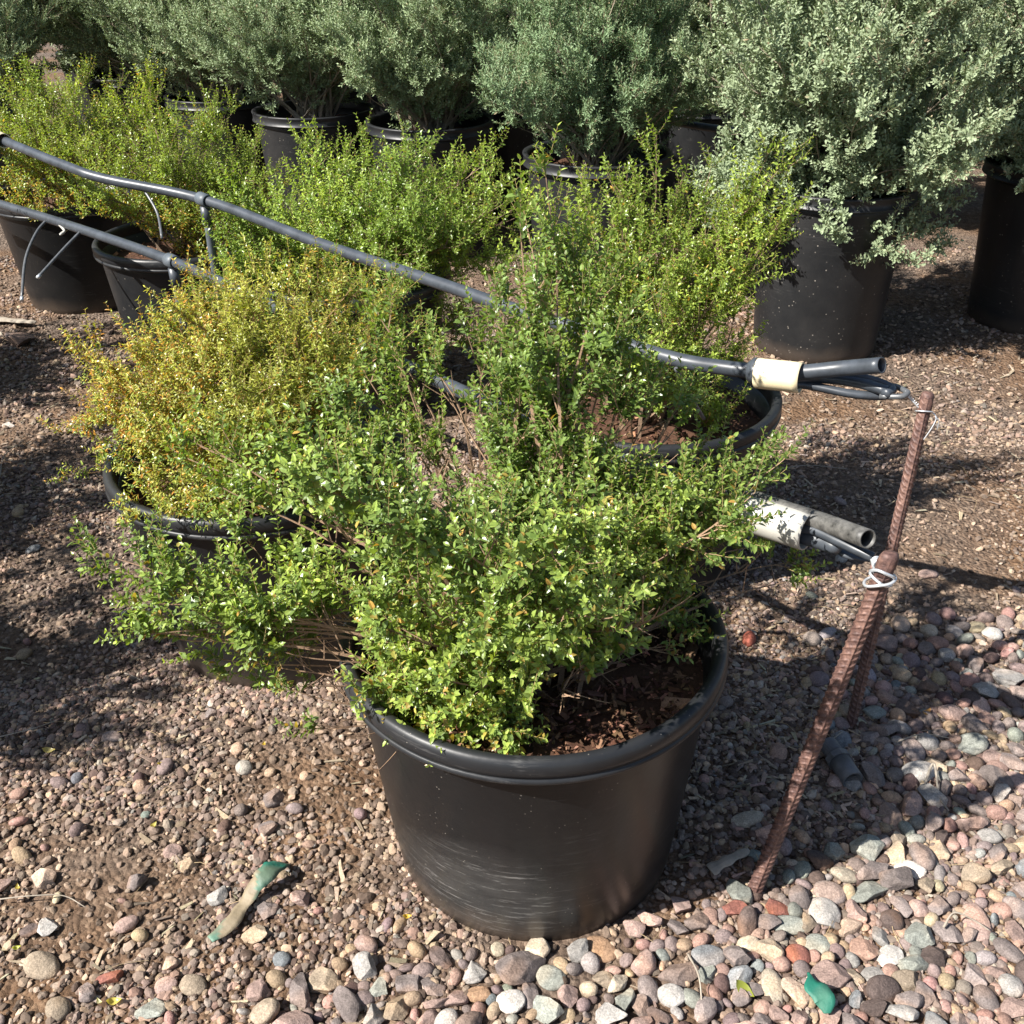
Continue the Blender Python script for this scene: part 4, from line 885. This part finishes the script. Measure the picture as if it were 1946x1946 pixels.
# ---------------------------------------------------------------- rebar stakes
def rebar(name, base, top, r, pitch, sgn, label, capr, off_=.2):
    rt = empty(name, base, label, 'stake', 'rusty rebar stakes')
    P = catmull([np.array((0, 0, -.05)) + np.array(top) * -.05, np.array(top)], 800)
    def rf(th, s):
        t = (th + off_) % (2 * np.pi); lon = np.exp(-((np.sin(t) / .13) ** 2)) * .0021
        half = np.where(np.sin(t) > 0, 1, -1); ph = (s / pitch + half * sgn * np.cos(t) * .95) % 1
        rib = np.clip(1.5 * np.exp(-((ph - .5) / .14) ** 2), 0, 1) * .0015 * np.clip(np.abs(np.sin(t)) * 2.2, 0, 1)
        return r + lon + rib
    V, F = tube(P, r, 72, True, None, rf); link('bar', mesh('bar', V, F, M_rust, smooth=True), rt)
    u = unit(np.array(top)[None])[0]; T = np.array(top)
    V, F = tube(np.array([T - u * .03, T - u * .02, T - u * .008, T, T + u * .006, T + u * .008]), np.array([r, r + capr * .6, r + capr, r + capr, r + capr * .3, r * .7]), 40)
    V = V + .0012 * np.stack([field(V, 31 + q, 160) for q in range(3)], 1); link('hammered_head', mesh('hammered_head', V, F, M_rust, smooth=True), rt)
    return rt
nb = G(1410, 1690); nt_ = AY(1678, 1052, nb[1] + .05); NS_top = nt_
rebar('rebar_stake', nb, nt_ - nb, .0115, .0115, 1, 'near thick rusty rebar stake leaning right, with coiled wire round its hammered head', .0025)
fb = G(1605, 1368); ft = AY(1750, 748, fb[1] + .12)
rebar('rebar_stake', fb, ft - fb, .0102, .0120, -1, 'far rusty rebar stake rising behind the near one, tied to the upper pipe', .0008)

# wire ties
def ringpts(c, axis_, r, a0, a1, n, lift=0, ph=0):
    u = unit(np.array(axis_)[None])[0]; x_ = unit(np.cross(u, (0, 1, .2))[None])[0]; y_ = np.cross(u, x_)
    th = np.linspace(a0, a1, n); return np.array(c) + r * (np.cos(th)[:, None] * x_ + np.sin(th)[:, None] * y_) + u * (lift * np.sin(th + ph))[:, None]
un = unit((nt_ - nb)[None])[0]; uf = unit((ft - fb)[None])[0]
wt = empty('tie_wire', nt_ - un * .035, 'thick silvery wire looped twice round the near stake head and knotted to the lower pipe', 'tie wire', 'wire ties')
ow = np.array(wt.location); pe = zpt(1652, 1053, .592)
mb = MB()
for (l, a0, dz, rr, ph_) in ((.010, 2.2, -.028, .0165, .4), (-.012, 2.6, -.038, .0185, 1.9), (.004, 1.0, -.033, .0160, 2.8)):
    R_ = ringpts(nt_ + un * dz, un, rr, a0, a0 + 6.6, 44, l, ph_); R_ = R_ + .0008 * np.stack([field(R_, 70 + q, 170) for q in range(3)], 1)
    P = np.vstack([R_]); V, F = tube(P - ow, .0023, 9); mb.add(V, F)
link('coil', mb.build('coil', M_wire, True), wt)
mb = MB(); d = nt_ - un * .034; dd = d - pe; k1 = pe + dd * .08
t = np.linspace(0, 1, 60)[:, None]; u2 = unit(dd[None])[0]; n1 = unit(np.cross(u2, (0, 0, 1))[None])[0]; n2 = np.cross(u2, n1)
hel = k1 + dd * .30 * t + .0062 * (np.cos(t * 20) * n1 + np.sin(t * 20) * n2); V, F = tube(hel - ow, .0021, 8); mb.add(V, F)
V, F = tube(np.array([pe + dd * .3, d - u2 * .012 ]) - ow, .0022, 8); mb.add(V, F)
link('knot', mb.build('knot', M_wire, True), wt)
wf = empty('tie_wire', ft - uf * .03, 'thin twisted wire tying the upper pipe loop to the far stake, loose tail hanging', 'tie wire', 'wire ties')
ow = np.array(wf.location); pe = zpt(1708, 740, .672); d = ft - uf * .028
mb = MB(); V, F = tube(ringpts(d, uf, .0145, 0, 6.5, 40, .004) - ow, .0013, 8); mb.add(V, F)
link('coil', mb.build('coil', M_wire, True), wf)
mb = MB(); dd = d - pe
for q in (0, 3.14):
    hel = pe + dd * .85 * t + .0022 * (np.cos(t * 30 + q) * n1 + np.sin(t * 30 + q) * n2); V, F = tube(hel - ow, .0009, 6); mb.add(V, F)
link('twist', mb.build('twist', M_wire, True), wf)
mb = MB(); e = d + np.array((.014, -.006, 0))
V, F = tube(catmull([e, e + (.006, -.004, -.008), e + (.0, -.008, -.026), e + (-.014, -.010, -.055)], 18) - ow, .0011, 6); mb.add(V, F)
V, F = tube(catmull([e + (.004, -.003, -.006), e + (.012, -.004, -.014), e + (.012, -.004, -.032)], 12) - ow, .0011, 6); mb.add(V, F)
link('tail', mb.build('tail', M_wire, True), wf)

# ---------------------------------------------------------------- things on the ground
# threaded pipe fitting lying in the shade
p0, p1_ = G(1568, 1412, .022), G(1606, 1468, .020)
rt = empty('pipe_fitting', (p0 + p1_) / 2, 'dirty grey threaded pipe fitting lying in the shade behind the near stake', 'pipe fitting'); oo = np.array(rt.location)
u = unit((p1_ - p0)[None])[0]
V, F = pipe_hollow(np.array([p0 + (p1_ - p0) * .42, p1_ - (p1_ - p0) * .25, p1_ + u * .006]) - oo, .0205, .004, 30); link('socket', mesh('socket', V, F, M_fitting, smooth=True), rt)
V, F = tube(np.array([p0 + (p1_ - p0) * .28, p0 + (p1_ - p0) * .45]) - oo, .0235, 8); link('hex_collar', mesh('hex_collar', V, F, M_fitting), rt)
L_ = .026; P = p0 - u * .014 + u * np.linspace(0, L_ + .012, 90)[:, None]
V, F = tube(P - oo, .016, 28, True, None, lambda th, s: .0165 + .0011 * np.sin((s / .0032) * 6.283 + th)); link('thread', mesh('thread', V, F, M_fitting, smooth=True), rt)

def strip(name, pts, widths, tw, mat, label, mats=None):
    P = catmull(pts, 40); n = 40; Wd = np.interp(np.linspace(0, 1, n), np.linspace(0, 1, len(widths)), widths)
    T = unit(np.gradient(P, axis=0)); S = unit(np.cross(T, (0, 0, 1))); tw_ = np.interp(np.linspace(0, 1, n), np.linspace(0, 1, len(tw)), tw)[:, None]
    S = S * np.cos(tw_) + np.cross(T, S) * np.sin(tw_); N = np.cross(S, T)
    V = np.concatenate([P + S * (Wd * k)[:, None] * .5 + N * (.001 * (1 - k * k)) for k in (-1, -.5, 0, .5, 1)]); 
    V2 = V - np.tile(N, (5, 1)) * .0012
    V = V + N[np.tile(np.arange(n), 5)] * (.0022 * field(V, 8, 110))[:, None] + S[np.tile(np.arange(n), 5)] * (.0022 * field(V, 18, 160))[:, None]
    V2 = V - np.tile(N, (5, 1)) * .0007
    F = []
    for k in range(4):
        for i in range(n - 1): F.append((k * n + i, k * n + i + 1, (k + 1) * n + i + 1, (k + 1) * n + i))
    F = np.array(F); m_ = len(V); E = []
    for i in range(n - 1): E += [(i + 1, i, i + m_, i + 1 + m_), (4 * n + i, 4 * n + i + 1, 4 * n + i + 1 + m_, 4 * n + i + m_)]
    E += [(k * n, (k + 1) * n, (k + 1) * n + m_, k * n + m_) for k in range(4)] + [((k + 1) * n - 1 + n, (k + 1) * n - 1, (k + 1) * n - 1 + m_, (k + 2) * n - 1 + m_) for k in range(4)]
    c0 = P.mean(0)
    return np.vstack([V, V2]) - c0, np.vstack([F, F[:, ::-1] + m_, np.array(E)]), c0
def mat_strip():
    m, t, b, out = newmat('worn_green_plastic'); v = objco(t); n = noise(t, 24, 6, v, .7)
    a = nd(t, 'ShaderNodeVertexColor', layer_name='Col')
    c = mixc(t, 1, a.outputs[0], ramp(t, n.outputs[0], [(.3, (.7, .7, .7)), (.7, (1.25, 1.25, 1.2))]).outputs[0], 'MULTIPLY')
    t.links.new(c, b.inputs['Base Color']); b.inputs['Roughness'].default_value = .6; bump(t, b, noise(t, 120, 5, v).outputs[0], .6, .002); return m
M_strip = mat_strip()
V, F, c0 = strip('s', [G(398, 1778, .008), G(430, 1752, .010), G(462, 1712, .012), G(478, 1680, .024), G(492, 1662, .036), G(515, 1645, .032), G(536, 1632, .012)], [.014, .026, .024, .024, .032, .034, .028], [.1, .2, -.2, .1, .5, .3, .0], None, '')
yy = V[:, 1] + c0[1]; tpar = np.clip((V[:, 0] - V[:, 0].min()) / np.ptp(V[:, 0]), 0, 1)
cc = np.where((tpar > .58)[:, None], np.array((.008, .14, .10)), np.where((tpar < .18)[:, None], np.array((.09, .18, .13)), np.array((.22, .175, .115))))
f = np.clip(.5 + .9 * field(V, 3, 90), 0, 1)[:, None] * .8; cc = cc * (1 - f * .6) + np.array((.20, .16, .11)) * f * .6
o = link('plastic_strip', mesh('plastic_strip', V, F, M_strip, cc, True), None, c0 + (0, 0, .006)); tag(o, 'long bent green plastic strip caked with dirt on the gravel left of the front pot', 'plastic strip', 'torn green plastic strips')
V, F, c0 = strip('s', [G(1522, 1834, .032), G(1535, 1862, .034), G(1556, 1885, .032), G(1560, 1912, .020)], [.006, .026, .034, .012], [-.2, .2, .3, 0], None, '')
f = np.clip(field(V, 3, 70), 0, 1)[:, None] * .35; cc = np.array((.010, .13, .09)) * (1 - f) + np.array((.20, .18, .13)) * f
o = link('plastic_strip', mesh('plastic_strip', V, F, M_strip, cc, True), None, c0); tag(o, 'short green plastic scrap wedged between stones at bottom right', 'plastic strip', 'torn green plastic strips')

def lump(name, px, py, wpx, dw, hw, mat, label, cat, seed, ang=1, col=(.2, .18, .17), rz=0):
    p = G(px, py, .02); L = wpx * 1.007 / 1950 * pad_d(p) / 2; r = np.random.default_rng(seed)
    me = stone_mesh(r, L, L * dw, L * hw, col, ang); me.materials.clear(); me.materials.append(mat)
    o = link(name, me, None, (p[0], p[1], L * hw * .6), (0, .05, rz)); tag(o, label, cat); return o
lump('rock', 36, 640, 56, .8, .55, M_stone, 'angular brown rock in deep shade at the left edge', 'rock', 4, 1, (.17, .13, .12), .3)
def stick(name, pts, r, label, mat=M_wood, cat='twig', grp='dry twigs on the ground', flat=None):
    P = catmull([G(*q) for q in pts], 24); c0 = P.mean(0); rr = r * (1 + .15 * np.sin(np.linspace(0, 17, 24))) * np.linspace(1, .6, 24)
    V, F = tube(P - c0, rr, 9, True, flat); o = link(name, mesh(name, V, F, mat, smooth=flat is None), None, c0); tag(o, label, cat, grp)
stick('wood_scrap', [(-10, 602, .02), (40, 606, .025), (68, 608, .02)], .022, 'weathered grey board scrap lying at the left edge before the crinkled pot', cat='wood scrap', grp=None, flat=((0, 0, 1), .35))
stick('wood_scrap', [(1340, 1642, .012), (1375, 1622, .018), (1412, 1604, .012)], .012, 'splintered grey wood piece left of the near stake foot', cat='wood scrap', grp=None, flat=((0, 0, 1), .4))
for k, (pts, r, lab) in enumerate((
    ([(0, 900, .01), (8, 860, .03), (45, 830, .012)], .0016, 'thin bent twig on the gravel at the left edge'),
    ([(-5, 1697, .012), (60, 1690, .02), (120, 1690, .018), (162, 1712, .010)], .0012, 'long pale straw curving over the lower left gravel'),
    ([(0, 1390, .012), (60, 1375, .02), (110, 1358, .012)], .0014, 'straight straw in the streaked shade at left'),
    ([(1298, 1800, .02), (1318, 1840, .035), (1325, 1900, .02)], .0018, 'upright dead stem standing in the stones at bottom centre right'),
    ([(1745, 1480, .02), (1762, 1440, .03), (1772, 1500, .02), (1790, 1530, .015)], .0026, 'dark forked twig right of the white egg-shaped stone'),
    ([(1780, 1750, .02), (1800, 1722, .035), (1835, 1735, .03), (1868, 1756, .02)], .0018, 'arched dry stem over the stones at right'),
    ([(1690, 1400, .012), (1740, 1385, .02), (1790, 1392, .012)], .0016, 'brown twig lying across pebbles right of the far stake'),
    ([(1500, 1470, .012), (1540, 1420, .025), (1590, 1380, .012)], .0014, 'grey straw between the two stakes'),
    ([(1450, 890, .012), (1520, 878, .02), (1600, 885, .012)], .0014, 'pale curved straw right of the pot behind the front one'),
    ([(235, 1270, .012), (250, 1275, .016), (265, 1283, .012)], .0010, 'short pale stick below the middle left pot'))):
    stick('dry_twig', pts, r, lab)
